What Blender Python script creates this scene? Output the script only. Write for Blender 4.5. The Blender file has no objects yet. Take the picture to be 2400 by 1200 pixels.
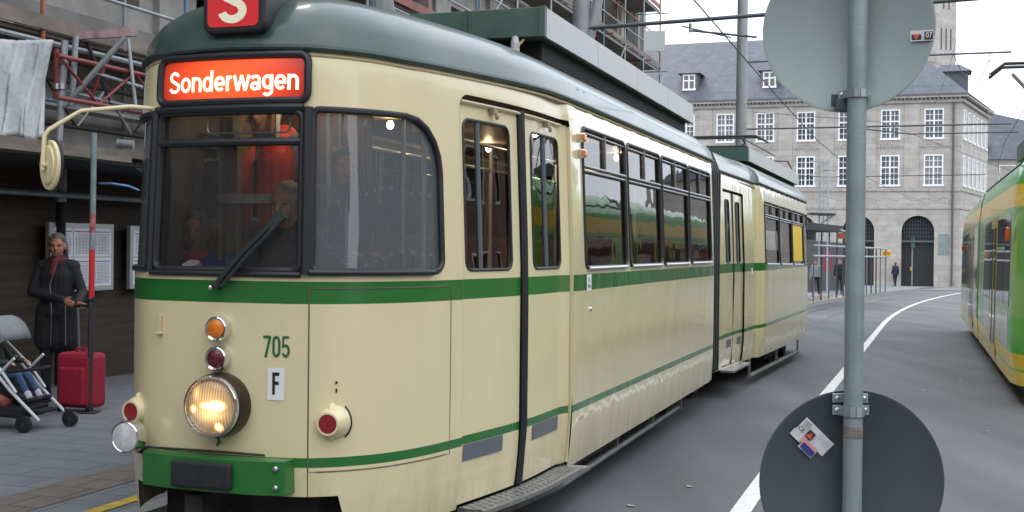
import bpy, bmesh, math, random
from mathutils import Vector, Matrix
from mathutils.geometry import delaunay_2d_cdt
random.seed(7)
R_ = math.radians
scn = bpy.context.scene
col = scn.collection
# ------------------------------------------------------------ camera
FPX, PITCH, ROLL, EYE = 2850.0, math.atan(20 / 2850), R_(0.6), 1.74
cr, sr = math.cos(ROLL), math.sin(ROLL)
r0 = Vector((1, 0, 0)); u0 = Vector((0, math.sin(PITCH), math.cos(PITCH))); cf = Vector((0, math.cos(PITCH), -math.sin(PITCH)))
cR = r0 * cr + u0 * sr; cU = u0 * cr - r0 * sr
cam = bpy.data.cameras.new('camera'); camo = bpy.data.objects.new('camera', cam); col.objects.link(camo)
cam.sensor_width = 36; cam.lens = FPX / 2400 * 36; cam.clip_end = 2000; cam.clip_start = 0.1
m = Matrix.Identity(4)
for i in range(3): m[i][0] = cR[i]; m[i][1] = cU[i]; m[i][2] = -cf[i]
m[2][3] = EYE
camo.matrix_world = m
scn.camera = camo
# ------------------------------------------------------------ world (overcast) and sun
SUN_EL, SUN_AZ = 52, 150
w = bpy.data.worlds.new('World'); scn.world = w; w.use_nodes = True
nt = w.node_tree; nt.nodes.clear()
wo = nt.nodes.new('ShaderNodeOutputWorld'); bg = nt.nodes.new('ShaderNodeBackground')
sky = nt.nodes.new('ShaderNodeTexSky'); sky.sky_type = 'NISHITA'; sky.sun_disc = False
sky.sun_elevation = R_(SUN_EL); sky.sun_rotation = R_(SUN_AZ); sky.dust_density = 4
tc = nt.nodes.new('ShaderNodeTexCoord'); no = nt.nodes.new('ShaderNodeTexNoise'); no.inputs['Scale'].default_value = 2.2; no.inputs['Detail'].default_value = 5
cr_ = nt.nodes.new('ShaderNodeValToRGB'); cr_.color_ramp.elements[0].position = .3; cr_.color_ramp.elements[1].position = .75
cr_.color_ramp.elements[0].color = (8.0, 8.7, 9.9, 1); cr_.color_ramp.elements[1].color = (11.5, 11.9, 12.6, 1)
mx = nt.nodes.new('ShaderNodeMixRGB'); mx.inputs[0].default_value = .88
nt.links.new(tc.outputs['Generated'], no.inputs['Vector']); nt.links.new(no.outputs['Fac'], cr_.inputs[0])
nt.links.new(sky.outputs[0], mx.inputs[1]); nt.links.new(cr_.outputs[0], mx.inputs[2])
nt.links.new(mx.outputs[0], bg.inputs[0]); bg.inputs[1].default_value = .1; nt.links.new(bg.outputs[0], wo.inputs[0])
sl = bpy.data.lights.new('sun', 'SUN'); sl.energy = .6; sl.angle = R_(20); sl.color = (1, .96, .9)
so = bpy.data.objects.new('sun', sl); col.objects.link(so); so.rotation_euler = (R_(90 - SUN_EL), 0, R_(180 - SUN_AZ + 180))
scn.view_settings.view_transform = 'Standard'; scn.view_settings.look = 'None'; scn.view_settings.exposure = 1.12; scn.view_settings.gamma = 1
# ------------------------------------------------------------ pixel helpers (point on a ray at depth Y)
def ray(px, py): return cf + cR * ((px - 1200) / FPX) + cU * ((600 - py) / FPX)
def at(px, py, Y):
    d = ray(px, py); k = Y / d.y
    return Vector((d.x * k, Y, EYE + d.z * k))
def gz(Y): return -.0115 * min(max(0, Y - 12), 90)
def gp(px, py, h=0):
    Y = 8.
    d = ray(px, py)
    for _ in range(60): Y = .5 * Y + .5 * (gz(Y) + h - EYE) / d.z * d.y
    return Vector((d.x / d.y * Y, Y, gz(Y) + h))
# ------------------------------------------------------------ materials
MATS = {}
def mat(name, c, rough=.6, metal=0, var=0, scale=6, bump=0, bscale=60, coat=0, emit=None, es=1, spec=.5, detail=4, stretch=None, alpha=None):
    if name in MATS: return MATS[name]
    M = bpy.data.materials.new(name); M.use_nodes = True; n = M.node_tree; b = n.nodes['Principled BSDF']
    b.inputs['Roughness'].default_value = rough; b.inputs['Metallic'].default_value = metal
    b.inputs['Base Color'].default_value = (*c, 1); b.inputs['Coat Weight'].default_value = coat; b.inputs['Coat Roughness'].default_value = .06
    b.inputs['Specular IOR Level'].default_value = spec
    t = n.nodes.new('ShaderNodeTexCoord'); src = t.outputs['Object']
    if stretch:
        mp = n.nodes.new('ShaderNodeMapping'); mp.inputs['Scale'].default_value = stretch; n.links.new(src, mp.inputs[0]); src = mp.outputs[0]
    if var:
        z = n.nodes.new('ShaderNodeTexNoise'); z.inputs['Scale'].default_value = scale; z.inputs['Detail'].default_value = detail; z.inputs['Roughness'].default_value = .6
        n.links.new(src, z.inputs['Vector'])
        rr_ = n.nodes.new('ShaderNodeValToRGB'); rr_.color_ramp.elements[0].position = .3; rr_.color_ramp.elements[1].position = .7
        rr_.color_ramp.elements[0].color = (*[max(0, x * (1 - var)) for x in c], 1); rr_.color_ramp.elements[1].color = (*[min(1, x * (1 + var)) for x in c], 1)
        n.links.new(z.outputs['Fac'], rr_.inputs[0]); n.links.new(rr_.outputs[0], b.inputs['Base Color'])
        mr = n.nodes.new('ShaderNodeMapRange'); mr.inputs['To Min'].default_value = max(0, rough - .08); mr.inputs['To Max'].default_value = min(1, rough + .1)
        n.links.new(z.outputs['Fac'], mr.inputs[0]); n.links.new(mr.outputs[0], b.inputs['Roughness'])
    if bump:
        z2 = n.nodes.new('ShaderNodeTexNoise'); z2.inputs['Scale'].default_value = bscale; z2.inputs['Detail'].default_value = 3
        n.links.new(src, z2.inputs['Vector']); bp = n.nodes.new('ShaderNodeBump'); bp.inputs['Strength'].default_value = bump; bp.inputs['Distance'].default_value = .02
        n.links.new(z2.outputs['Fac'], bp.inputs['Height']); n.links.new(bp.outputs[0], b.inputs['Normal'])
    if emit: b.inputs['Emission Color'].default_value = (*emit, 1); b.inputs['Emission Strength'].default_value = es
    MATS[name] = M
    return M
def glassmat(name, tint, ior=1.75, rough=.0, haze=None, hz=.0):
    if name in MATS: return MATS[name]
    M = bpy.data.materials.new(name); M.use_nodes = True; n = M.node_tree; n.nodes.clear()
    o = n.nodes.new('ShaderNodeOutputMaterial'); mi = n.nodes.new('ShaderNodeMixShader'); tr = n.nodes.new('ShaderNodeBsdfTransparent'); gl = n.nodes.new('ShaderNodeBsdfGlossy'); fr = n.nodes.new('ShaderNodeFresnel')
    tr.inputs[0].default_value = (*tint, 1); gl.inputs['Roughness'].default_value = rough; fr.inputs[0].default_value = ior
    z = n.nodes.new('ShaderNodeTexNoise'); z.inputs['Scale'].default_value = 1.6; t = n.nodes.new('ShaderNodeTexCoord'); bp = n.nodes.new('ShaderNodeBump'); bp.inputs['Strength'].default_value = .08; bp.inputs['Distance'].default_value = .05
    n.links.new(t.outputs['Object'], z.inputs[0]); n.links.new(z.outputs[0], bp.inputs['Height']); n.links.new(bp.outputs[0], gl.inputs['Normal'])
    last = tr.outputs[0]
    if hz:
        df = n.nodes.new('ShaderNodeBsdfDiffuse'); df.inputs[0].default_value = (*haze, 1); m2 = n.nodes.new('ShaderNodeMixShader'); m2.inputs[0].default_value = hz  # diffuse veil painted into the pane, lightening it as reflections would
        n.links.new(last, m2.inputs[1]); n.links.new(df.outputs[0], m2.inputs[2]); last = m2.outputs[0]
    n.links.new(fr.outputs[0], mi.inputs[0]); n.links.new(last, mi.inputs[1]); n.links.new(gl.outputs[0], mi.inputs[2]); n.links.new(mi.outputs[0], o.inputs[0])
    MATS[name] = M
    return M
def bandmat(name, bands, base, rough=.3, coat=.5, wob=.0006, bump=.05, bscale=2.5, dirt=.12, spec=.5):
    """paint split into horizontal livery bands by object height; bands=[(z0,z1,colour)]"""
    M = bpy.data.materials.new(name); M.use_nodes = True; n = M.node_tree; b = n.nodes['Principled BSDF']
    b.inputs['Roughness'].default_value = rough; b.inputs['Coat Weight'].default_value = coat; b.inputs['Coat Roughness'].default_value = .04; b.inputs['Specular IOR Level'].default_value = spec
    t = n.nodes.new('ShaderNodeTexCoord'); sp = n.nodes.new('ShaderNodeSeparateXYZ'); n.links.new(t.outputs['Object'], sp.inputs[0])
    z = n.nodes.new('ShaderNodeTexNoise'); z.inputs['Scale'].default_value = 3; z.inputs['Detail'].default_value = 6; z.inputs['Roughness'].default_value = .65
    mpn = n.nodes.new('ShaderNodeMapping'); mpn.inputs['Scale'].default_value = (1, 1, .35); n.links.new(t.outputs['Object'], mpn.inputs[0]); n.links.new(mpn.outputs[0], z.inputs[0])
    rp = n.nodes.new('ShaderNodeValToRGB'); rp.color_ramp.elements[0].position = .35; rp.color_ramp.elements[1].position = .7
    rp.color_ramp.elements[0].color = (*[x * (1 - dirt) for x in base], 1); rp.color_ramp.elements[1].color = (*base, 1)
    n.links.new(z.outputs[0], rp.inputs[0]); cur = rp.outputs[0]
    for a, c_, cc in bands:
        g1 = n.nodes.new('ShaderNodeMath'); g1.operation = 'GREATER_THAN'; g1.inputs[1].default_value = a
        g2 = n.nodes.new('ShaderNodeMath'); g2.operation = 'LESS_THAN'; g2.inputs[1].default_value = c_
        mu = n.nodes.new('ShaderNodeMath'); mu.operation = 'MULTIPLY'; mm = n.nodes.new('ShaderNodeMixRGB'); mm.inputs[2].default_value = (*cc, 1)
        n.links.new(sp.outputs[2], g1.inputs[0]); n.links.new(sp.outputs[2], g2.inputs[0]); n.links.new(g1.outputs[0], mu.inputs[0]); n.links.new(g2.outputs[0], mu.inputs[1])
        n.links.new(mu.outputs[0], mm.inputs[0]); n.links.new(cur, mm.inputs[1]); cur = mm.outputs[0]
    gm = n.nodes.new('ShaderNodeTexNoise'); gm.inputs['Scale'].default_value = 7; gm.inputs['Detail'].default_value = 7; gm.inputs['Roughness'].default_value = .7
    gmp = n.nodes.new('ShaderNodeMapping'); gmp.inputs['Scale'].default_value = (1, 1, .18); n.links.new(t.outputs['Object'], gmp.inputs[0]); n.links.new(gmp.outputs[0], gm.inputs[0])
    zr = n.nodes.new('ShaderNodeMapRange'); zr.inputs['From Min'].default_value = .75; zr.inputs['From Max'].default_value = .32; zr.inputs['To Min'].default_value = .02; zr.inputs['To Max'].default_value = .42; n.links.new(sp.outputs[2], zr.inputs[0])
    gr = n.nodes.new('ShaderNodeMapRange'); gr.inputs['From Min'].default_value = .42; gr.inputs['From Max'].default_value = .75; n.links.new(gm.outputs[0], gr.inputs[0])
    gf = n.nodes.new('ShaderNodeMath'); gf.operation = 'MULTIPLY'; n.links.new(zr.outputs[0], gf.inputs[0]); n.links.new(gr.outputs[0], gf.inputs[1])
    gx = n.nodes.new('ShaderNodeMixRGB'); gx.inputs[2].default_value = (.16, .12, .07, 1); n.links.new(gf.outputs[0], gx.inputs[0]); n.links.new(cur, gx.inputs[1]); cur = gx.outputs[0]
    n.links.new(cur, b.inputs['Base Color'])
    z2 = n.nodes.new('ShaderNodeTexNoise'); z2.inputs['Scale'].default_value = bscale; z2.inputs['Detail'].default_value = 1.5
    mp2 = n.nodes.new('ShaderNodeMapping'); mp2.inputs['Scale'].default_value = (1, 1.6, .5); n.links.new(t.outputs['Object'], mp2.inputs[0]); n.links.new(mp2.outputs[0], z2.inputs[0])
    bp = n.nodes.new('ShaderNodeBump'); bp.inputs['Strength'].default_value = bump; bp.inputs['Distance'].default_value = .05
    n.links.new(z2.outputs[0], bp.inputs['Height']); n.links.new(bp.outputs[0], b.inputs['Normal']); n.links.new(bp.outputs[0], b.inputs['Coat Normal'])
    return M
def blockmat(name, c1, c2, mortar, bw, bh, ms=.01, rot=0, axis='XZ', rough=.85, bump=.3, off=.5, nv=.25, nscale=.8, patches=0):
    M = bpy.data.materials.new(name); M.use_nodes = True; n = M.node_tree; b = n.nodes['Principled BSDF']; b.inputs['Roughness'].default_value = rough
    t = n.nodes.new('ShaderNodeTexCoord'); sp = n.nodes.new('ShaderNodeSeparateXYZ'); cb = n.nodes.new('ShaderNodeCombineXYZ')
    mp = n.nodes.new('ShaderNodeMapping'); mp.inputs['Rotation'].default_value = (0, 0, rot); n.links.new(t.outputs['Object'], mp.inputs[0]); n.links.new(mp.outputs[0], sp.inputs[0])
    n.links.new(sp.outputs[0], cb.inputs[0]); n.links.new(sp.outputs[2 if axis == 'XZ' else 1], cb.inputs[1])
    if axis == 'YZ': n.links.new(sp.outputs[1], cb.inputs[0]); n.links.new(sp.outputs[2], cb.inputs[1])
    br = n.nodes.new('ShaderNodeTexBrick'); br.inputs['Scale'].default_value = 1; br.inputs['Brick Width'].default_value = bw; br.inputs['Row Height'].default_value = bh; br.inputs['Mortar Size'].default_value = ms; br.offset = off
    br.inputs['Color1'].default_value = (*c1, 1); br.inputs['Color2'].default_value = (*c2, 1); br.inputs['Mortar'].default_value = (*mortar, 1); n.links.new(cb.outputs[0], br.inputs[0])
    z = n.nodes.new('ShaderNodeTexNoise'); z.inputs['Scale'].default_value = nscale; z.inputs['Detail'].default_value = 8; z.inputs['Roughness'].default_value = .7; n.links.new(t.outputs['Object'], z.inputs[0])
    mr = n.nodes.new('ShaderNodeMapRange'); mr.inputs['From Min'].default_value = .3; mr.inputs['From Max'].default_value = .7; mr.inputs['To Min'].default_value = 1 - nv; mr.inputs['To Max'].default_value = 1 + nv; n.links.new(z.outputs[0], mr.inputs[0])
    mm = n.nodes.new('ShaderNodeMixRGB'); mm.blend_type = 'MULTIPLY'; mm.inputs[0].default_value = 1; n.links.new(br.outputs[0], mm.inputs[1]); n.links.new(mr.outputs[0], mm.inputs[2]); n.links.new(mm.outputs[0], b.inputs['Base Color'])
    bp = n.nodes.new('ShaderNodeBump'); bp.inputs['Strength'].default_value = bump; bp.inputs['Distance'].default_value = .02; ad = n.nodes.new('ShaderNodeMath'); ad.operation = 'SUBTRACT'
    n.links.new(z.outputs[0], ad.inputs[0]); n.links.new(br.outputs['Fac'], ad.inputs[1]); n.links.new(ad.outputs[0], bp.inputs['Height']); n.links.new(bp.outputs[0], b.inputs['Normal'])
    return M
CREAM = (.75, .665, .40); GREEN = (.018, .155, .028); GREEN2 = (.022, .17, .03)
paint = bandmat('cream_green_livery', [(1.46, 1.567, GREEN), (.68, .727, GREEN)], CREAM, rough=.28, coat=.35, bump=.035, dirt=.06)
rearpaint = bandmat('weathered_cream_livery', [(1.46, 1.567, GREEN), (.68, .727, GREEN)], (.68, .595, .355), rough=.22, coat=.5, bump=.12, dirt=.14, bscale=4)
sidepaint = bandmat('glossy_cream_livery', [(1.46, 1.567, GREEN), (.68, .727, GREEN)], (.74, .655, .40), rough=.2, coat=.7, bump=.09, dirt=.08, bscale=3)
M_cream = mat('cream_paint', CREAM, .35, coat=.3)
M_green = mat('green_paint', GREEN, .35, coat=.3, var=.15, scale=4)
M_roof = mat('dark_green_roof_paint', (.042, .078, .066), .3, var=.22, scale=2.5, coat=.35, bump=.06, bscale=2)
M_roofbox = mat('grey_green_box_paint', (.055, .11, .085), .5, var=.25, scale=3)
M_panelg = mat('bare_grey_panel', (.42, .43, .43), .45, metal=.15, var=.14, scale=2.2, stretch=(1, .4, 1))
M_rub = mat('black_rubber', (.018, .02, .024), .45)
M_black = mat('flat_black', (.008, .008, .01), .8)
M_dark = mat('dark_interior', (.05, .05, .05), .8, var=.3, scale=5)
M_brown = mat('brown_wood_interior', (.10, .055, .03), .6, var=.3, scale=4)
M_chrome = mat('chrome', (.75, .75, .76), .12, metal=1)
M_alu = mat('brushed_aluminium', (.5, .51, .52), .3, metal=.9, var=.1, scale=20)
M_steel = mat('galvanised_steel', (.36, .40, .42), .5, metal=.35, var=.14, scale=30, bump=.1, bscale=120)
M_under = mat('underframe_grime', (.035, .033, .03), .85, var=.4, scale=8)
M_white = mat('white_sticker', (.8, .8, .8), .5)
M_blk = mat('black_lettering', (.01, .01, .01), .5)
M_glass = glassmat('tram_window_glass', (.85, .88, .87), 1.85)
M_dglass = glassmat('hazed_cab_glass', (.66, .70, .70), 1.7, haze=(.30, .34, .36), hz=.30)
M_wglass = glassmat('windscreen_glass', (.86, .88, .87), 1.45, haze=(.3, .32, .33), hz=.06)
M_red = mat('red_lens', (.28, .01, .02), .15, coat=.8, bump=.2, bscale=200)
M_orange = mat('orange_lens', (.75, .2, .01), .15, coat=.8, bump=.2, bscale=200)
M_asph = None
# ------------------------------------------------------------ mesh builder
class MB:
    def __init__(s): s.v = []; s.f = []; s.m = []; s.cur = 0; s.X = None
    def add(s, vs, fs):
        b = len(s.v); X = s.X
        s.v += [tuple(X @ Vector(p)) if X else tuple(p) for p in vs]
        s.f += [tuple(b + i for i in f) for f in fs]; s.m += [s.cur] * len(fs); return s
    def box(s, c, d, rz=0, rx=0, ry=0):
        M = Matrix.Translation(c) @ Matrix.Rotation(rz, 4, 'Z') @ Matrix.Rotation(ry, 4, 'Y') @ Matrix.Rotation(rx, 4, 'X')
        vs = [M @ Vector((x * d[0] / 2, y * d[1] / 2, z * d[2] / 2)) for x in (-1, 1) for y in (-1, 1) for z in (-1, 1)]
        return s.add(vs, [(0, 1, 3, 2), (4, 6, 7, 5), (0, 4, 5, 1), (2, 3, 7, 6), (0, 2, 6, 4), (1, 5, 7, 3)])
    def hexa(s, a, b):   # two quads, matching order
        return s.add(list(a) + list(b), [(3, 2, 1, 0), (4, 5, 6, 7)] + [(i, (i + 1) % 4, 4 + (i + 1) % 4, 4 + i) for i in range(4)])
    def prism(s, poly, vec):
        n = len(poly); vec = Vector(vec); p2 = [Vector(p) + vec for p in poly]
        return s.add(list(poly) + p2, [tuple(range(n))[::-1], tuple(range(n, 2 * n))] + [(i, (i + 1) % n, n + (i + 1) % n, n + i) for i in range(n)])
    def tube(s, pts, r, n=10, closed=False, caps=True):
        pts = [Vector(p) for p in pts]; k = len(pts); rs = r if isinstance(r, (list, tuple)) else [r] * k
        vs = []; prev = None
        for i, p in enumerate(pts):
            a = pts[(i - 1) % k] if (closed or i > 0) else p; b = pts[(i + 1) % k] if (closed or i < k - 1) else p
            d = (b - a)
            d = d.normalized() if d.length > 1e-9 else Vector((0, 0, 1))
            if prev is None:
                q = Vector((0, 0, 1)) if abs(d.z) < .9 else Vector((1, 0, 0)); e = d.cross(q).normalized()
            else:
                e = prev - d * prev.dot(d); e = e.normalized() if e.length > 1e-6 else prev
            prev = e; g = d.cross(e)
            vs += [p + (e * math.cos(2 * math.pi * j / n) + g * math.sin(2 * math.pi * j / n)) * rs[i] for j in range(n)]
        fs = []
        for i in range(k if closed else k - 1):
            for j in range(n):
                i2 = (i + 1) % k; j2 = (j + 1) % n; fs.append((i * n + j, i * n + j2, i2 * n + j2, i2 * n + j))
        if not closed and caps: fs += [tuple(range(n))[::-1], tuple((k - 1) * n + j for j in range(n))]
        return s.add(vs, fs)
    def ell(s, c, r, n=14, k=9, M=None):
        vs = []; c = Vector(c); M = M or Matrix.Identity(3)
        for i in range(k + 1):
            a = math.pi * i / k
            for j in range(n):
                b = 2 * math.pi * j / n
                vs.append(c + M @ Vector((r[0] * math.sin(a) * math.cos(b), r[1] * math.sin(a) * math.sin(b), r[2] * math.cos(a))))
        return s.add(vs, [(i * n + j, (i + 1) * n + j, (i + 1) * n + (j + 1) % n, i * n + (j + 1) % n) for i in range(k) for j in range(n)])
    def cap(s, a, b, ra, rb, n=12):      # tapered capsule
        a = Vector(a); b = Vector(b); d = b - a; L = d.length; d = d / L if L > 1e-6 else Vector((0, 0, 1))
        pts = [a - d * ra * math.cos(t) for t in (0.15, .5, 1.0)] + [a, b] + [b + d * rb * math.cos(t) for t in (1.0, .5, .15)]
        rs = [ra * math.sin(t) for t in (.15, .5, 1.0)] + [ra, rb] + [rb * math.sin(t) for t in (1.0, .5, .15)]
        return s.tube(pts, rs, n)
    def lathe(s, o, ax, prof, n=28):     # prof: (distance along axis, radius)
        o = Vector(o); ax = Vector(ax).normalized(); q = Vector((0, 0, 1)) if abs(ax.z) < .9 else Vector((1, 0, 0)); e = ax.cross(q).normalized(); g = ax.cross(e)
        vs = [o + ax * h + (e * math.cos(2 * math.pi * j / n) + g * math.sin(2 * math.pi * j / n)) * max(r, 1e-4) for h, r in prof for j in range(n)]
        k = len(prof)
        fs = [(i * n + j, i * n + (j + 1) % n, (i + 1) * n + (j + 1) % n, (i + 1) * n + j) for i in range(k - 1) for j in range(n)]
        return s.add(vs, fs + [tuple(range(n))[::-1], tuple((k - 1) * n + j for j in range(n))])
    def grid(s, fn, us, vs_):
        n = len(vs_); return s.add([fn(a, b) for a in us for b in vs_], [(i * n + j, (i + 1) * n + j, (i + 1) * n + j + 1, i * n + j + 1) for i in range(len(us) - 1) for j in range(n - 1)])
    def build(s, name, mats, parent=None, smooth=False, bevel=0, kind=None, **tags):
        me = bpy.data.meshes.new(name); me.from_pydata(s.v, [], s.f)
        for mm in (mats if isinstance(mats, (list, tuple)) else [mats]): me.materials.append(mm)
        me.polygons.foreach_set('material_index', s.m)
        bm = bmesh.new(); bm.from_mesh(me); bmesh.ops.recalc_face_normals(bm, faces=bm.faces); bm.to_mesh(me); bm.free()
        if smooth:
            me.polygons.foreach_set('use_smooth', [True] * len(me.polygons)); me.set_sharp_from_angle(angle=R_(38))
        o = bpy.data.objects.new(name, me); col.objects.link(o)
        if parent: o.parent = parent
        if bevel:
            b = o.modifiers.new('bevel', 'BEVEL'); b.width = bevel; b.segments = 2; b.limit_method = 'ANGLE'; b.angle_limit = R_(40)
        if kind: o['kind'] = kind
        for k_, v_ in tags.items(): o[k_] = v_
        return o
def thing(name, label, cat, loc=(0, 0, 0), rz=0, group=None):
    o = bpy.data.objects.new(name, None); col.objects.link(o); o.location = loc; o.rotation_euler = (0, 0, rz); o.empty_display_size = .2
    o['label'] = label; o['category'] = cat
    if group: o['group'] = group
    return o
def tag(o, label, cat, group=None):
    o['label'] = label; o['category'] = cat
    if group: o['group'] = group
    return o
def inpoly(p, L):
    x, y = p; c = False; n = len(L)
    for i in range(n):
        x1, y1 = L[i]; x2, y2 = L[i - 1]
        if (y1 > y) != (y2 > y) and x < (x2 - x1) * (y - y1) / (y2 - y1) + x1: c = not c
    return c
def dens(L, d):
    o = []
    for i in range(len(L)):
        a = L[i]; b = L[(i + 1) % len(L)]; k = max(1, int(math.ceil(math.dist(a, b) / d)))
        o += [(a[0] + (b[0] - a[0]) * j / k, a[1] + (b[1] - a[1]) * j / k) for j in range(k)]
    return o
def rr(t0, t1, z0, z1, r=.05, d=.06, n=5):
    """rounded rectangle loop; r one radius or (bl, br, tr, tl)"""
    if not isinstance(r, (tuple, list)): r = (r,) * 4
    P = []
    for (cx, cz, q, a0) in ((t0 + r[0], z0 + r[0], r[0], 180), (t1 - r[1], z0 + r[1], r[1], 270), (t1 - r[2], z1 - r[2], r[2], 0), (t0 + r[3], z1 - r[3], r[3], 90)):
        if q < .002: P.append((cx, cz)); continue
        P += [(cx + q * math.cos(R_(a0 + 90 * i / n)), cz + q * math.sin(R_(a0 + 90 * i / n))) for i in range(n + 1)]
    return dens(P, d)
def sheet(name, mp, outer, holes, mats, parent, ts=(), zs=(), off=0, smooth=True, **kw):
    P = []; E_ = []
    for L in [outer] + holes:
        b = len(P); P += L; E_ += [(b + i, b + (i + 1) % len(L)) for i in range(len(L))]
    lp = list(P)
    for t in ts:
        for z in zs:
            if inpoly((t, z), outer) and not any(inpoly((t, z), h) for h in holes) and all((t - a) ** 2 + (z - b) ** 2 > .0006 for a, b in lp): P.append((t, z))
    res = delaunay_2d_cdt([Vector(p) for p in P], E_, [], 0, 1e-5)
    V = res[0]; F = []
    for f in res[2]:
        c = (sum(V[i].x for i in f) / 3, sum(V[i].y for i in f) / 3)
        if inpoly(c, outer) and not any(inpoly(c, h) for h in holes): F.append(tuple(f))
    sg_ = 1
    if F:
        f = F[len(F) // 2]; c = [sum(V[i][j] for i in f) / 3 for j in (0, 1)]; e = .004
        nn = (Vector(mp(c[0] + e, c[1], off)) - Vector(mp(c[0] - e, c[1], off))).cross(Vector(mp(c[0], c[1] + e, off)) - Vector(mp(c[0], c[1] - e, off)))
        if nn.dot(Vector(mp(c[0], c[1], off + .05)) - Vector(mp(c[0], c[1], off))) < 0: sg_ = -1; F = [x[::-1] for x in F]
    me = bpy.data.meshes.new(name); pts = [mp(v.x, v.y, off) for v in V]
    me.from_pydata([tuple(p) for p in pts], [], F)
    for mm in (mats if isinstance(mats, (list, tuple)) else [mats]): me.materials.append(mm)
    if smooth:
        me.polygons.foreach_set('use_smooth', [True] * len(me.polygons))
        N = []
        for v in V:
            e = .006; a = Vector(mp(v.x + e, v.y, off)) - Vector(mp(v.x - e, v.y, off)); b = Vector(mp(v.x, v.y + e, off)) - Vector(mp(v.x, v.y - e, off)); N.append(a.cross(b).normalized() * sg_)
        me.normals_split_custom_set_from_vertices(N)
    o = bpy.data.objects.new(name, me); col.objects.link(o)
    if parent: o.parent = parent
    for k_, v_ in kw.items(): o[k_] = v_
    return o
def looptube(mp, loop, r, off=0, mb=None, n=8):
    mb = mb or MB(); mb.tube([mp(a, b, off) for a, b in loop], r, n, closed=True); return mb
def textmesh(body, size, bold=0, sx=1, align='CENTER', extr=0):
    cu = bpy.data.curves.new('txt', 'FONT'); cu.body = body; cu.size = size; cu.align_x = align; cu.align_y = 'CENTER'; cu.offset = bold; cu.extrude = extr; cu.resolution_u = 4
    o = bpy.data.objects.new('txt', cu); col.objects.link(o); bpy.context.view_layer.update()
    me = bpy.data.meshes.new_from_object(o.evaluated_get(bpy.context.evaluated_depsgraph_get()))
    vs = [(v.co.x * sx, v.co.y) for v in me.vertices]; fs = [tuple(p.vertices) for p in me.polygons]
    bpy.data.objects.remove(o); bpy.data.curves.remove(cu); bpy.data.meshes.remove(me)
    return vs, fs
def text(name, body, size, T, m_, parent, **k):
    vs, fs = textmesh(body, size, **k); mb = MB(); mb.add([T(x, y) for x, y in vs], fs); return mb.build(name, m_, parent)

def _arc(cx, cy, rx_, ry_, a0, a1, n=14): return [(cx + rx_ * math.cos(R_(a0 + (a1 - a0) * i / n)), cy + ry_ * math.sin(R_(a0 + (a1 - a0) * i / n))) for i in range(n + 1)]
GLYPH = {
 'o': (.60, [_arc(.29, .36, .21, .285, 0, 360, 24)]), 'n': (.585, [[(.10, 0), (.10, .72)], [(.10, .38)] + _arc(.285, .435, .185, .21, 180, 0) + [(.47, 0)]]),
 'd': (.61, [_arc(.27, .36, .19, .285, 0, 360, 24), [(.48, 0), (.48, 1.0)]]), 'e': (.575, [_arc(.285, .36, .205, .285, 0, 318, 20), [(.10, .345), (.545, .345)]]),
 'r': (.40, [[(.10, 0), (.10, .72)], [(.10, .36)] + _arc(.29, .42, .19, .225, 180, 85, 8)]), 'w': (.80, [[(.04, .72), (.215, .0)], [(.215, .0), (.40, .72)], [(.40, .72), (.585, .0)], [(.585, .0), (.76, .72)]]),
 'a': (.57, [_arc(.275, .49, .18, .155, 165, 0, 10) + [(.455, .1), (.52, .05)], _arc(.255, .205, .165, .135, 0, 360, 20)]), 'g': (.60, [_arc(.27, .38, .185, .265, 0, 360, 22), [(.475, .72), (.475, -.04)] + _arc(.28, -.05, .195, .155, 0, -150, 10)]),
 'S': (.68, [_arc(.33, .735, .21, .20, 12, 252, 18) + _arc(.33, .265, .24, .205, 72, -168, 18)]),
 '7': (.50, [[(.03, .93), (.45, .93)], [(.41, .95), (.17, 0)]]), '0': (.50, [_arc(.25, .72, .155, .21, 0, 180, 10) + _arc(.25, .28, .155, .21, 180, 360, 10) + [(.405, .72)]]),
 '5': (.50, [[(.42, .93), (.12, .93), (.10, .50)] + _arc(.24, .31, .165, .245, 125, -155, 16)]), 'F': (.50, [[(.12, 0), (.12, 1.0)], [(.12, .93), (.46, .93)], [(.12, .52), (.42, .52)]])}
def stroketext(name, s, cap, T, m_, parent, wt=.145, sx=1.0, sp=0):
    W_ = sum(GLYPH[c][0] + sp for c in s) - sp; x0 = -W_ / 2; mb = MB(); k = 0
    for c in s:
        for line in GLYPH[c][1]:
            closed = math.dist(line[0], line[-1]) < 1e-6; L = line[:-1] if closed else line; n = len(L); A = []; k += 1
            for i, p in enumerate(L):
                a = L[i - 1] if (i or closed) else None; b = L[(i + 1) % n] if (i < n - 1 or closed) else None
                d1 = Vector((p[0] - a[0], p[1] - a[1])).normalized() if a else None; d2 = Vector((b[0] - p[0], b[1] - p[1])).normalized() if b else None
                d1 = d1 or d2; d2 = d2 or d1; t = (d1 + d2).normalized(); nn = Vector((-t.y, t.x)); h = wt / 2 / max(.86, nn.dot(Vector((-d1.y, d1.x))))
                A.append(((p[0] + nn.x * h, p[1] + nn.y * h), (p[0] - nn.x * h, p[1] - nn.y * h)))
            vs = [T((x0 + q[0]) * cap * sx, (q[1] - .5) * cap, .0003 * (k % 4)) for pr in A for q in pr]
            m_n = n if closed else n - 1
            mb.add(vs, [(2 * i, 2 * i + 1, 2 * ((i + 1) % n) + 1, 2 * ((i + 1) % n)) for i in range(m_n)])
        x0 += GLYPH[c][0] + sp
    return mb.build(name, m_, parent)
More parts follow.
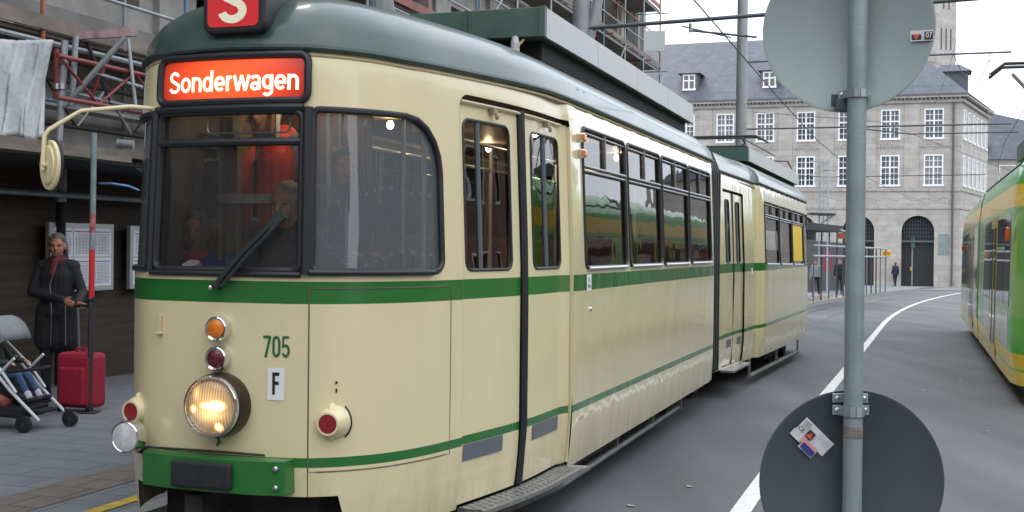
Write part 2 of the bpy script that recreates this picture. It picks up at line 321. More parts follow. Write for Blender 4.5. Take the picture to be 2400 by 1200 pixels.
# ================================================================ GROUND, STREET
VX, VY = math.sin(R_(18.7)), math.cos(R_(18.7))        # street direction
def st(x0, Y, z=None):        # point at street offset x0, bending right far away
    bend = 0.0019 * max(0, Y - 32) ** 2
    return Vector((x0 + .3385 * Y + bend, Y, gz(Y) if z is None else gz(Y) + z))
def strip(name, xa, xb, ya, yb, h, mats, kind='structure', thick=0, n=60, **tags):
    mb = MB()
    for i in range(n):
        a = ya + (yb - ya) * i / n; b = ya + (yb - ya) * (i + 1) / n
        fa = xa(a) if callable(xa) else xa; fa2 = xa(b) if callable(xa) else xa; fb = xb(a) if callable(xb) else xb; fb2 = xb(b) if callable(xb) else xb
        p = [st(fa, a, h), st(fb, a, h), st(fb2, b, h), st(fa2, b, h)]
        if thick: q = [x - Vector((0, 0, thick)) for x in p]; mb.hexa(q, p)
        else: mb.add(p, [(0, 1, 2, 3)])
    o = mb.build(name, mats)
    if kind: o['kind'] = kind
    for k_, v_ in tags.items(): o[k_] = v_
    return o
def asphalt():
    M = bpy.data.materials.new('asphalt'); M.use_nodes = True; n = M.node_tree; b = n.nodes['Principled BSDF']; b.inputs['Roughness'].default_value = .75
    t = n.nodes.new('ShaderNodeTexCoord'); mp = n.nodes.new('ShaderNodeMapping'); mp.inputs['Rotation'].default_value = (0, 0, R_(18.7)); mp.inputs['Scale'].default_value = (1.2, .12, 1)
    n.links.new(t.outputs['Object'], mp.inputs[0])
    z1 = n.nodes.new('ShaderNodeTexNoise'); z1.inputs['Scale'].default_value = 1.1; z1.inputs['Detail'].default_value = 6; n.links.new(mp.outputs[0], z1.inputs[0])
    z2 = n.nodes.new('ShaderNodeTexNoise'); z2.inputs['Scale'].default_value = 90; z2.inputs['Detail'].default_value = 3; n.links.new(t.outputs['Object'], z2.inputs[0])
    z3 = n.nodes.new('ShaderNodeTexNoise'); z3.inputs['Scale'].default_value = .35; z3.inputs['Detail'].default_value = 4; n.links.new(t.outputs['Object'], z3.inputs[0])
    r1 = n.nodes.new('ShaderNodeValToRGB'); r1.color_ramp.elements[0].position = .32; r1.color_ramp.elements[1].position = .7; r1.color_ramp.elements[0].color = (.078, .081, .086, 1); r1.color_ramp.elements[1].color = (.128, .132, .138, 1)
    n.links.new(z1.outputs[0], r1.inputs[0])
    m1 = n.nodes.new('ShaderNodeMixRGB'); m1.blend_type = 'MULTIPLY'; m1.inputs[0].default_value = 1; mr = n.nodes.new('ShaderNodeMapRange'); mr.inputs['From Min'].default_value = .25; mr.inputs['From Max'].default_value = .75; mr.inputs['To Min'].default_value = .7; mr.inputs['To Max'].default_value = 1.3
    n.links.new(z2.outputs[0], mr.inputs[0]); n.links.new(r1.outputs[0], m1.inputs[1]); n.links.new(mr.outputs[0], m1.inputs[2])
    m2 = n.nodes.new('ShaderNodeMixRGB'); m2.blend_type = 'MULTIPLY'; m2.inputs[0].default_value = 1; mr2 = n.nodes.new('ShaderNodeMapRange'); mr2.inputs['From Min'].default_value = .35; mr2.inputs['From Max'].default_value = .65; mr2.inputs['To Min'].default_value = .85; mr2.inputs['To Max'].default_value = 1.12
    n.links.new(z3.outputs[0], mr2.inputs[0]); n.links.new(m1.outputs[0], m2.inputs[1]); n.links.new(mr2.outputs[0], m2.inputs[2]); n.links.new(m2.outputs[0], b.inputs['Base Color'])
    bp = n.nodes.new('ShaderNodeBump'); bp.inputs['Strength'].default_value = .35; bp.inputs['Distance'].default_value = .01; n.links.new(z2.outputs[0], bp.inputs['Height']); n.links.new(bp.outputs[0], b.inputs['Normal'])
    return M
M_asph = asphalt()
mb = MB(); ys = [-60, -20, 0, 12, 30, 60, 102, 200, 600]
mb.grid(lambda x, y: (x, y, gz(y) - .012), [-400, -60, 0, 60, 400], ys)
mb.build('ground', mat('ground_grey', (.12, .12, .12), .9, var=.2, scale=.3), kind='structure')
strip('road', -5.0, 14, -12, 88, 0, M_asph)
M_trk = mat('track_bed_asphalt', (.085, .085, .09), .8, var=.3, scale=9, bump=.3, bscale=80)
M_rail = mat('rail_steel', (.07, .06, .055), .5, metal=.4, var=.3, scale=6)
for k_, (a, b) in enumerate(((-3.95, -3.87), (-2.92, -2.84))):
    strip('rail', a, b, -6, 85, .004, M_rail, label='left hand grooved steel rail under the cream tram' if k_ == 0 else 'right hand grooved steel rail beside the white road line under the cream tram', category='rail', kind=None)
M_line = mat('worn_white_road_paint', (.66, .66, .63), .7, var=.12, scale=14)
strip('road_line', lambda Y: -1.2 + .006 * max(0, Y - 14) - .062, lambda Y: -1.2 + .006 * max(0, Y - 14) + .078, -8, 84, .005, M_line, kind='structure')
slab = blockmat('platform_slabs', (.15, .165, .18), (.175, .185, .2), (.07, .075, .08), .62, .31, .006, rot=R_(18.7), axis='XY', nv=.16, nscale=1.6, bump=.25)
for (a, b, nm, m_) in ((-4.78, -4.62, 'kerb', mat('kerb_stone', (.25, .25, .24), .8, var=.2, scale=7)), ):
    strip(nm, a, b, -6, 80, .14, m_, thick=.3)
strip('platform', -12.5, -4.78, -6, 86, .14, slab, thick=.2)
strip('tactile_strip', -5.75, -5.3, -6, 60, .144, blockmat('brown_slabs', (.15, .13, .115), (.17, .15, .13), (.08, .07, .06), .3, .3, .008, rot=R_(18.7), axis='XY', nv=.2, nscale=4))
strip('yellow_edge_line', -4.97, -4.86, -6, 60, .146, mat('worn_yellow_paint', (.55, .38, .06), .75, var=.3, scale=9))
M_tar = mat('tar_seam', (.035, .035, .037), .6, var=.3, scale=12)
# loose leaves / litter on the road
mb = MB()
for (px, py) in ((1617, 1140), (2165, 915), (1890, 930), (2252, 890), (2310, 1010), (1480, 1185)):
    p = gp(px, py, .006); a = random.random() * 3; L = .035
    mb.add([p + Vector((math.cos(a + k_) * L * (1 if k_ % 2 else .5), math.sin(a + k_) * L * (1 if k_ % 2 else .5), .004 * (k_ % 2))) for k_ in (0, 1.5, 3.1, 4.6)], [(0, 1, 2, 3)])
o = mb.build('litter', mat('pale_litter', (.45, .42, .33), .8)); tag(o, 'pale scraps of leaf lying on the road asphalt', 'litter'); o['kind'] = 'stuff'

# ================================================================ THE CREAM TRAM
tram = thing('tram', 'vintage cream articulated tram with green stripes, lit red destination sign and fleet number 705', 'tram', (-1.402, 5.871, 0), -R_(18.7))
def smooth_outline(P, sharp=()):
    o = []
    for i in range(len(P) - 1):
        p0 = P[max(i - 1, 0)] if i > 0 else (-P[1][0], P[1][1]); p1 = P[i]; p2 = P[i + 1]; p3 = P[min(i + 2, len(P) - 1)]
        L1 = math.dist(p1, p2)
        if math.dist(p2, p3) > 2.5 * L1: p3 = tuple(p2[j] + (p3[j] - p2[j]) / math.dist(p2, p3) * L1 for j in (0, 1))
        if math.dist(p0, p1) > 2.5 * L1: p0 = tuple(p1[j] - (p1[j] - p0[j]) / math.dist(p0, p1) * L1 for j in (0, 1))
        if math.dist(p1, p2) > 1.5 or i in sharp or math.dist(p1, p2) < .07: o += [p1]; continue
        for k in range(6):
            t = k / 6; o.append(tuple(.5 * ((2 * p1[j]) + (-p0[j] + p2[j]) * t + (2 * p0[j] - 5 * p1[j] + 4 * p2[j] - p3[j]) * t * t + (-p0[j] + 3 * p1[j] - 3 * p2[j] + p3[j]) * t ** 3) for j in (0, 1)))
    return o + [P[-1]]
class Outline:
    def __init__(s, P):
        s.P = P; s.T = [0]
        for a, b in zip(P, P[1:]): s.T.append(s.T[-1] + math.dist(a, b))
        s.L = s.T[-1]
    def raw(s, t):
        g = 1 if t >= 0 else -1; t = min(abs(t), s.L)
        lo, hi = 0, len(s.T) - 1
        while hi - lo > 1:
            md = (lo + hi) // 2
            if s.T[md] <= t: lo = md
            else: hi = md
        k = (t - s.T[lo]) / max(1e-9, s.T[hi] - s.T[lo]); a, b = s.P[lo], s.P[hi]
        return Vector(((a[0] + (b[0] - a[0]) * k) * g, a[1] + (b[1] - a[1]) * k))
    def __call__(s, t, e=.02):
        p = s.raw(t); d = (s.raw(min(t + e, s.L)) - s.raw(max(t - e, -s.L))).normalized()
        return p, Vector((d.y, -d.x))
FO = Outline(smooth_outline([(0, 0), (.15, .004), (.30, .018), (.44, .05), (.54, .11), (.63, .195), (.71, .30), (.77, .42), (.82, .56), (.855, .70), (.885, .86), (.93, 1.1), (.975, 1.35), (1.01, 1.6), (1.035, 1.9), (1.045, 2.3), (1.05, 2.36), (1.075, 2.40), (1.08, 2.5), (1.08, 8.0), (1.06, 8.22)]))
FR = Outline(smooth_outline([(0, 0), (.15, .004), (.30, .018), (.44, .05), (.54, .11), (.63, .195), (.71, .30), (.77, .42), (.82, .56), (.855, .70), (.885, .86), (.93, 1.1), (.978, 1.35), (1.018, 1.6), (1.05, 1.9), (1.068, 2.2), (1.077, 2.5), (1.08, 2.9), (1.08, 8.0), (1.06, 8.22)]))
def mFr(t, z, off=0):
    p, n = FR(t); k = off - inset(z); return Vector((p.x + n.x * k, p.y + n.y * k, z))
def inset(z):
    i = 0
    if z < .75: i += .03 * ((.75 - z) / .4) ** 2
    if z > 1.6: i += .045 * (z - 1.6) / 1.07
    if z > 2.56: i += .02 * ((z - 2.56) / .14) ** 2
    return i
def zg(t):
    t = abs(t); return 2.695 - .03 * min(1, t / 1.0) + .038 * min(1, max(0, t - 1) / 1.6)
def mF(t, z, off=0):
    p, n = FO(t); k = off - inset(z); return Vector((p.x + n.x * k, p.y + n.y * k, z))
RO = Outline(smooth_outline([(-1e-4, 9.95), (.3, 9.93), (.52, 9.8), (.72, 9.5), (.86, 9.2), (.96, 8.8), (1.03, 8.4), (1.05, 8.1), (1.05, 3.15), (1.04, 3.1), (.985, 3.06), (.98, 2.9), (.94, .5), (.935, .33)]))
dlt = R_(1.7)
def rear2tram(x, y, z): return Vector((x * math.cos(dlt) + y * math.sin(dlt), 8.5 - x * math.sin(dlt) + y * math.cos(dlt), z - .02 - .011 * y))
def rR(t, z, off=0):   # t positive: right side, measured from the tail backwards; mirrored orientation
    p, n = RO(t); n = -n; k = off - inset(z); return (p.x + n.x * k, p.y + n.y * k, z)
def mR(t, z, off=0): return rear2tram(*rR(t, z, off))
# --- front section body with openings
def curve_ts(L, dense, step=.06, far=.5):
    ts = []; t = 0
    while t < L: ts.append(t); t += step if t < dense else far
    return sorted(set([-x for x in ts] + ts))
WIN = [(3.28 + 1.288 * k, 3.28 + 1.288 * k + 1.205) for k in range(4)]
WS = rr(-.405, .405, 1.615, 2.385, .045)
CABR = rr(.462, 1.265, 1.615, 2.39, (.03, .06, .27, .03)); CABL = [(-a, b) for a, b in CABR][::-1]
DOOR = rr(1.47, 3.0, .30, 2.56, (0.001, 0.001, .05, .09), d=.06)
sides = [rr(a, b, 1.61, 2.545, .06, d=.15) for a, b in WIN]
sidesL = [rr(-b, -a, 1.61, 2.545, .06, d=.15) for a, b in WIN] + [rr(-2.9, -1.6, 1.61, 2.4, .06)]
L_ = FO.L
def lower(t):
    a = abs(t)
    if a < .60: return .54
    if a < .66: return .54 - .2 * ((a - .6) / .06)
    return .34 if a < 3.05 else .32
tt = [-L_ + i * .12 for i in range(int(2 * L_ / .12) + 1)]; tt = [t for t in tt if abs(abs(t) - .63) > .08] + [-.68, -.66, -.63, -.60, -.57, .57, .60, .63, .66, .68] + [L_]
tt = sorted(set(round(x, 4) for x in tt))
def outer_of(f_lo, f_hi, skip=None): return [(t, f_lo(t)) for t in tt] + [(t, f_hi(t)) for t in tt[::-1]]
zs_ = [.42, .5, .6, .66, .75, .9, 1.05, 1.2, 1.35, 1.5, 1.58, 1.75, 1.95, 2.15, 2.3, 2.44, 2.52, 2.58, 2.62, 2.65]
DB = DOOR   # the door opening reaches below the skirt, so trace it into the outline
outer = [(t, lower(t)) for t in tt if t < 1.47] + [(1.47, .34)] + [p for p in sorted([q for q in DOOR if q[0] < 2.2 and q[1] > .345 and q[1] < 2.5 and abs(q[0] - 1.47) < 1e-3], key=lambda q: q[1])]
top_pts = [q for q in DOOR if q[1] > 2.46]; top_pts = sorted(top_pts, key=lambda q: (q[0] if q[1] > 2.469 else q[0]))
left_c = sorted([q for q in DOOR if q[1] >= 2.46 and q[0] < 1.57], key=lambda q: q[1] + q[0]); right_c = sorted([q for q in DOOR if q[1] >= 2.5 and q[0] > 2.94], key=lambda q: q[0] - q[1])
mid = sorted([q for q in DOOR if abs(q[1] - 2.56) < 1e-4 and 1.57 <= q[0] <= 2.94], key=lambda q: q[0])
outer += [q for q in left_c if q not in outer] + mid + right_c + sorted([q for q in DOOR if abs(q[0] - 3.0) < 1e-3 and .345 < q[1] < 2.5], key=lambda q: -q[1]) + [(3.0, .32)]
outer += [(t, lower(t)) for t in tt if t > 3.0] + [(t, zg(t)) for t in tt[::-1]]
_o = []
for q in outer:
    if not _o or math.dist(q, _o[-1]) > 1e-4: _o.append(q)
outer = _o
HOLES = [WS, CABR, CABL] + sides + sidesL
tsF = curve_ts(L_, 3.1, .06, .45)
body = sheet('front_body', mF, outer, HOLES, paint, tram, tsF, zs_)
me = body.data; me.materials.append(sidepaint)
for p in me.polygons:
    if sum(me.vertices[i].co.y for i in p.vertices) / 3 > 2.41: p.material_index = 1
inner_out = [(t, .9) for t in tt] + [(t, 2.6) for t in tt[::-1]]
inner = sheet('interior_lining', mF, inner_out, HOLES + [rr(1.5, 2.97, .92, 2.5, .02)], mat('grey_beige_lining', (.16, .14, .115), .6, var=.1), tram, curve_ts(L_, 3.1, .1, .6), [1.2, 1.5, 2.0, 2.45], off=-.05)
# window frames, panes
def win(parent, mp, loop, fr_r, glass, name='window', bars=(), mold=M_rub, off=0, gts=(), gzs=()):
    f = looptube(mp, loop, fr_r, off).build(name, mold, parent, smooth=True)
    sheet('pane', mp, loop, [], glass, f, gts, gzs, off=off - .012)
    return f
g_t = [x * .06 for x in range(-30, 60)]
ws = win(tram, mF, WS, .019, M_wglass, 'windscreen', gts=g_t, gzs=[1.8, 2., 2.2])
MB().tube([mF(t, 2.235, .004) for t in [-.40 + .08 * i for i in range(11)]], .02, 8).build('crossbar', M_rub, ws, smooth=True)
mb = MB(); mb.tube([mF(t, 2.40, .008) for t in [-.43 + .06 * i for i in range(15)]], .022, 8)
for t in (-.434, .434): mb.tube([mF(t, z, .008) for z in (1.6, 1.9, 2.2, 2.40)], .026, 8)
mb.tube([mF(t, 1.60, .006) for t in [-.43 + .06 * i for i in range(15)]], .016, 8); mb.build('outer_rubber', M_rub, ws, smooth=True)
# inner blind frame seen behind the glass
looptube(mF, rr(-.15, .32, 2.285, 2.40, .03), .005, -.06).build('blind_frame', M_alu, ws, smooth=True)
for L in (CABR, CABL): win(tram, mF, L, .017, M_dglass, 'cab_side_window', gts=g_t, gzs=[1.8, 2., 2.2])
sill_ts = [.47 + .08 * i for i in range(10)]
MB().tube([mF(t, 1.612, .012) for t in [.45 + .08 * i for i in range(10)]], .019, 8).build('sill_rubber', M_rub, tram, smooth=True)
M_wframe = mat('anodised_window_frame', (.16, .165, .17), .3, metal=.7)
def side_window(mp, a, b, z0=1.61, z1=2.545, flip=False):
    L = rr(a, b, z0, z1, .06, d=.15)
    f = win(tram, mp, L, .014, M_glass, 'side_window', mold=M_rub)
    mb = MB(); zb = 2.287
    mb.tube([mp(a, zb, .004), mp(b, zb, .004)], .013, 6); mb.tube([mp(a, zb - .03, .002), mp(b, zb - .03, .002)], .011, 6); c = (a + b) / 2
    mb.tube([mp(c, zb, 0), mp(c, z1, 0)], .012, 6); mb.tube([mp(a + .02, z1 - .035, 0), mp(b - .02, z1 - .035, 0)], .009, 6)
    mb.build('hopper_frame', M_wframe, f, smooth=True)
    MB().tube([mp(a + .05, z0 - .004, .012), mp(b - .05, z0 - .004, .012)], .012, 6).build('sill', M_alu, f, smooth=True)
    return f
for a, b in WIN: side_window(mF, a, b); side_window(mF, -b, -a)
win(tram, mF, rr(-2.9, -1.6, 1.61, 2.4, .06), .014, M_glass, 'side_window')
# --- double folding door
M_slot = M_black
def door_leaf(mp, a, b, wa, wb, bar, parent, paintm=paint, off=-.022, wz=(1.615, 2.43), z0=.355, plate=None, top=2.528):
    hl = rr(wa, wb, wz[0], wz[1], .055, d=.08)
    f = sheet('door_leaf', mp, rr(a, b, z0, top, .004, d=.1), [hl], paintm, parent, [a + .05 * i for i in range(1, int((b - a) / .05))], zs_, off=off)
    w_ = looptube(mp, hl, .009, off).build('door_window', M_rub, f, smooth=True)
    sheet('pane', mp, hl, [], M_glass, w_, [wa + .1 * i for i in range(1, 5)], [1.9, 2.2], off=off - .01)
    MB().tube([mp(bar, wz[0], off - .01), mp(bar, (wz[0] + wz[1]) / 2, off - .01), mp(bar, wz[1], off - .01)], .017, 8).build('window_bar', mat('blue_grey_bar', (.09, .12, .13), .4), f, smooth=True)
    if plate:
        pa, pb = plate; sheet('kick_plate', mp, rr(pa, pb, .59, .68, .004, d=.1), [], mat('grey_plate', (.17, .185, .21), .4, metal=.4), f, off=off + .006, smooth=False)
        mb = MB()
        for k_ in range(5): mb.ell(mp(pa - .015, .595 + .02 * k_, off + .002), (.004, .004, .004), 6, 4)
        mb.build('rivet', M_alu, f)
    return f
door1 = door_leaf(mF, 1.485, 2.165, 1.535, 2.05, 1.70, tram, plate=(1.52, 1.95)); door2 = door_leaf(mF, 2.24, 2.985, 2.36, 2.87, 2.61, tram, plate=(2.37, 2.84))
mb = MB(); mb.tube([mF(2.2, z, -.012) for z in (.36, .7, 1.0, 1.4, 1.8, 2.2, 2.54)], .027, 8); mb.build('door_seal', M_rub, tram, smooth=True)
sheet('door_slot', mF, rr(1.475, 2.998, 2.5, 2.562, .01, d=.1), [], M_slot, tram, off=-.06)
mb = MB(); mb.tube([mF(1.5 + .1 * i, 2.522, -.006) for i in range(15)], .009, 6); mb.build('door_rail', mat('cream_trim', (.55, .48, .3), .5), tram, smooth=True)
for t in (1.84, 2.62):
    mb = MB(); p = mF(t, 2.50, 0); mb.box(p, (.03, .05, .035), -.1); mb.ell(p + Vector((.02, 0, -.03)), (.012, .012, .02)); mb.build('door_hinge', mat('dull_cream_metal', (.3, .27, .17), .5, metal=.3), tram, smooth=True)
# recess reveal around doorway
for t in (1.472, 2.998): MB().grid(lambda a, b: mF(t, b, a), [-.055, 0.0], [.36, .8, 1.2, 1.6, 2.0, 2.52]).build('door_reveal', M_cream, tram)
# --- roof
def roof_mesh(OL, mp, QY, zgf, H, name, parent, L, ts):
    mb = MB(); As = [0, .02, .05, .09, .14, .2, .28, .37, .48, .6, .73, .87, 1.0]; zz = {}
    def fn(t, a):
        g = mp(t, zgf(t), .018); z = zgf(t); q = QY(g)
        x = g.x + (q[0] - g.x) * a; y = g.y + (q[1] - g.y) * a
        return Vector((x, y, g.z + H * (1 - (1 - a) ** 2.5) ** (1 / 2.1)))
    mb.grid(fn, ts, As)
    return mb.build(name, M_roof, parent, smooth=True)
def QF(g): return (0, max(.95, min(g.y, 8.2)))
tsr = sorted(set([-L_ + .001] + curve_ts(L_, 3.2, .06, .4) + [L_ - .001, -2.38, 2.38, -2.42, 2.42]))
roof_mesh(FO, mFr, QF, zg, .385, 'roof', tram, L_, tsr)
mb = MB(); mb.tube([mFr(t, zg(t) + .002, .018) for t in tsr], .016, 8); mb.build('rain_gutter', mat('gutter_green', (.03, .055, .048), .45, var=.3, scale=5), tram, smooth=True)
mb = MB(); mb.tube([mFr(t, zg(t) - .03, .002) for t in tsr], .007, 6); mb.build('roof_seam', mat('cream_seam', (.5, .43, .25), .5), tram, smooth=True)
# --- seams of the corner panel
mb = MB(); P_ = [(.452, .66), (.452, 1.1), (.452, 1.535)] + [(.452 + .06 * i, 1.535) for i in range(1, 15)] + [(1.35, 1.535), (1.35, 1.1), (1.35, .66)] + [(1.35 - .06 * i, .66) for i in range(1, 15)]
mb.tube([mF(a, b, .0) for a, b in P_], .0035, 6, closed=True)
mb.tube([mF(.452, z, 0) for z in (.54, .66)], .0025, 6)
for t in (4.56, 5.85, 7.13): mb.tube([mF(t, .33, 0), mF(t, .7, 0)], .002, 6)
mb.build('panel_seam', mat('dark_seam', (.12, .10, .07), .7), tram)  # thin dark line along the panel joints
# --- front fittings
def lampaxis(t): p, n = FO(t); return Vector((n.x, n.y, 0))
def frontp(t, z, off): return mF(t, z, off)
hl_ax = Vector((0, -1, 0)); c = Vector((.012, 0, .968))
hlm = MB().lathe(c + Vector((0, .03, 0)), hl_ax, [(-.02, .152), (.06, .158), (.10, .155), (.115, .15), (.12, .142), (.112, .132), (.10, .128)], 40).build('headlight', mat('dark_bronze_housing', (.06, .045, .035), .3, metal=.7), tram, smooth=True)
MB().lathe(c, hl_ax, [(.085, .146), (.10, .149), (.112, .143), (.114, .134), (.100, .127), (.08, .127)], 40).build('chrome_ring', M_chrome, hlm, smooth=True)
lens = bpy.data.materials.new('ribbed_lit_lens'); lens.use_nodes = True; n = lens.node_tree; b = n.nodes['Principled BSDF']
t_ = n.nodes.new('ShaderNodeTexCoord'); sp_ = n.nodes.new('ShaderNodeSeparateXYZ'); n.links.new(t_.outputs['Object'], sp_.inputs[0])
wv = n.nodes.new('ShaderNodeTexWave'); wv.inputs['Scale'].default_value = 22; wv.inputs['Distortion'].default_value = .6; n.links.new(t_.outputs['Object'], wv.inputs[0])
bp_ = n.nodes.new('ShaderNodeBump'); bp_.inputs['Strength'].default_value = .6; bp_.inputs['Distance'].default_value = .01; n.links.new(wv.outputs[0], bp_.inputs['Height']); n.links.new(bp_.outputs[0], b.inputs['Normal'])
b.inputs['Base Color'].default_value = (.6, .40, .20, 1); b.inputs['Roughness'].default_value = .1; b.inputs['Coat Weight'].default_value = 1
# lamp glow: several soft lobes thrown by the bulb through the fluted glass
def lobe(cx, cz, sx, sz, k):
    ma = n.nodes.new('ShaderNodeMapping'); ma.vector_type = 'POINT'; ma.inputs['Location'].default_value = (-cx / sx, 0, -cz / sz); ma.inputs['Scale'].default_value = (1 / sx, 0, 1 / sz)
    gr = n.nodes.new('ShaderNodeTexGradient'); gr.gradient_type = 'QUADRATIC_SPHERE'; n.links.new(t_.outputs['Object'], ma.inputs[0]); n.links.new(ma.outputs[0], gr.inputs[0])
    mu = n.nodes.new('ShaderNodeMath'); mu.operation = 'MULTIPLY'; mu.inputs[1].default_value = k; n.links.new(gr.outputs[0], mu.inputs[0]); return mu.outputs[0]
lo = [lobe(.012, .968, .16, .15, .75), lobe(.055, .975, .06, .035, 9), lobe(-.0, .975, .05, .022, 5), lobe(-.075, .955, .03, .03, 2.5), lobe(.06, .875, .03, .03, 4), lobe(.03, .93, .12, .05, .8), lobe(-.06, 1.03, .04, .06, .7)]
acc = lo[0]
for q in lo[1:]:
    a_ = n.nodes.new('ShaderNodeMath'); a_.operation = 'ADD'; n.links.new(acc, a_.inputs[0]); n.links.new(q, a_.inputs[1]); acc = a_.outputs[0]
mw = n.nodes.new('ShaderNodeMapRange'); mw.inputs['To Min'].default_value = .55; mw.inputs['To Max'].default_value = 1.3; n.links.new(wv.outputs[0], mw.inputs[0]); mu_ = n.nodes.new('ShaderNodeMath'); mu_.operation = 'MULTIPLY'; n.links.new(acc, mu_.inputs[0]); n.links.new(mw.outputs[0], mu_.inputs[1])
n.links.new(mu_.outputs[0], b.inputs['Emission Strength']); b.inputs['Emission Color'].default_value = (1, .56, .20, 1)
MB().lathe(c, hl_ax, [(.06, .128), (.098, .128), (.108, .11), (.116, .08), (.121, .04), (.122, .001)], 36).build('lens', lens, hlm, smooth=True)
def roundlamp(name, c, ax, r, lensm, ringm=M_chrome, d=.05, parent=tram, rim=.25):
    f = MB().lathe(c, ax, [(-.03, r * 1.05), (d * .6, r * 1.03), (d, r), (d + .004, r * .93), (d, r * (1 - rim)), (d - .006, r * (1 - rim))], 28).build(name, ringm, parent, smooth=True)
    MB().lathe(c, ax, [(d - .012, r * (1 - rim)), (d + .002, r * (1 - rim)), (d + .010, r * .5), (d + .012, .001)], 24).build('lens', lensm, f, smooth=True)
    return f
roundlamp('orange_lamp', Vector((.0, 0.0, 1.335)), hl_ax, .059, M_orange); roundlamp('red_lamp', Vector((.0, 0.0, 1.192)), hl_ax, .058, mat('dark_red_lens', (.10, .006, .015), .15, coat=.8, bump=.2, bscale=200))
for sx in (1, -1):    # bullet shaped marker lamps on the corners
    p = mF(.565 * sx, .895, 0); ax = Vector((.12 * sx, -1, 0)).normalized()
    f = MB(); f.lathe(p - ax * .05, ax, [(-.02, .085), (.035, .083), (.07, .07), (.10, .06), (.112, .055), (.112, .046), (.10, .046)], 28)
    f.ell(p + Vector((0, .01, .06)), (.02, .04, .035)); f.ell(p + Vector((0, .01, -.06)), (.02, .04, .03)); f = f.build('marker_lamp', M_cream, tram, smooth=True)
    MB().lathe(p - ax * .05, ax, [(.09, .046), (.108, .046), (.111, .001)], 24).build('lens', M_red, f, smooth=True)
    looptube(lambda a, b, o_: p - ax * .045 + Vector((a, 0, b)), [(math.cos(k_ * .3) * .088, math.sin(k_ * .3) * .093) for k_ in range(21)], .004).build('gasket', M_rub, f)
fog = roundlamp('fog_lamp', Vector((-.475, -.06, .792)), Vector((.02, -1, 0)), .078, mat('frosted_lens', (.55, .57, .57), .25, var=.2, scale=20, coat=.6), rim=.12, d=.035)
MB().tube([(-.47, .08, .70), (-.475, -.03, .73)], .018, 8).build('bracket', M_under, fog)
# bumper
BMP = lambda z: [(-.45, .10), (-.40, -.055), (-.25, -.085), (0, -.10), (.25, -.085), (.385, -.055), (.385, .08)]
mb = MB(); poly = [(x, y) for x, y in BMP(0)]; mb.prism([Vector((x, y, .56)) for x, y in poly], (0, 0, .165)); bum = mb.build('bumper', M_green, tram, bevel=.004)
MB().box((-.03, -.112, .643), (.325, .035, .128)).build('bumper_pad', mat('worn_black_rubber', (.018, .021, .024), .6, var=.3, scale=8), bum, bevel=.012)
for x, z in ((.345, .69), (.345, .60), (-.425, .69), (-.425, .60)):
    MB().lathe((x, -.065 if x > 0 else .0, z), (0, -1, 0), [(0, .014), (.012, .014), (.018, .008), (.018, .0)], 10).build('bolt', M_alu, bum, smooth=True)
MB().tube([(-.42, .0, .735), (0, -.02, .742), (.25, -.01, .738)], .006, 6).build('drain_pipe', M_under, tram)
# coupler, and dark boards added as the shade under the bumper
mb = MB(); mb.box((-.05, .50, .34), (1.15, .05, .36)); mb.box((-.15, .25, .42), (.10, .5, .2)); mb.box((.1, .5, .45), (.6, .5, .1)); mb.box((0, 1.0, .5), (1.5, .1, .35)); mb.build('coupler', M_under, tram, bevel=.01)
mb = MB(); mb.tube([(.018, -.02, .83), (.012, -.035, .81), (.02, -.04, .79), (.005, -.035, .775)], .008, 6); mb.tube([(.012, -.035, .81), (.03, -.04, .785)], .005, 6); mb.build('cable_stub', mat('green_cable', (.04, .12, .05), .6), tram)
# numbers and plates on the front
stroketext('fleet_number', '705', .104, lambda x, y, o: mF(.295 + x, 1.256 + y, .002 + o), mat('number_green', (.02, .14, .05), .5), tram, wt=.13, sx=.90)
fp = sheet('letter_plate', mF, rr(.252, .338, 1.0, 1.155, .002), [], M_white, tram, off=.004, smooth=False)
stroketext('letter', 'F', .105, lambda x, y, o: mF(.295 + x, 1.08 + y, .006 + o), M_blk, fp, wt=.15, sx=.80)
mb = MB(); mb.box(mF(-.36, 1.345, .01), (.022, .014, .085), .1); mb.box(mF(-.36, 1.30, .015), (.035, .02, .012), .1); mb.build('lamp_iron', mat('cream_iron', (.6, .5, .28), .5), tram, bevel=.003)
mb = MB(); mb.lathe(mF(.585, 1.085, 0), lampaxis(.58), [(0, .007), (.004, .006), (.004, 0)], 8); mb.box(mF(.585, 1.047, .002), (.008, .006, .018), .6); mb.build('keyhole', M_black, tram)
# wiper
mb = MB(); a = mF(-.01, 1.545, .03); b_ = mF(.31, 1.865, .055); mb.cur = 0
mb.tube([a, a.lerp(b_, .5) + Vector((0, -.03, 0)), b_], [.017, .014, .011], 8); a2 = a + Vector((.035, -.01, -.005)); mb.tube([a2, a2.lerp(b_, .5) + Vector((.01, -.035, -.012)), b_ + Vector((.02, 0, -.01))], .009, 8)
mb.box(mF(.17, 1.72, .035), (.36, .022, .034), 0, 0, -R_(44)); mb.box(mF(.31, 1.86, .055), (.09, .028, .045), 0, 0, -R_(35)); mb.lathe(a + Vector((0, .04, 0)), (0, -1, 0), [(0, .022), (.05, .02), (.06, .0)], 12)
wip = mb.build('wiper', mat('wiper_black', (.03, .04, .042), .4), tram, smooth=True); MB().ell(a + Vector((-.02, -.02, -.012)), (.012, .012, .012)).build('nut', M_chrome, wip, smooth=True)
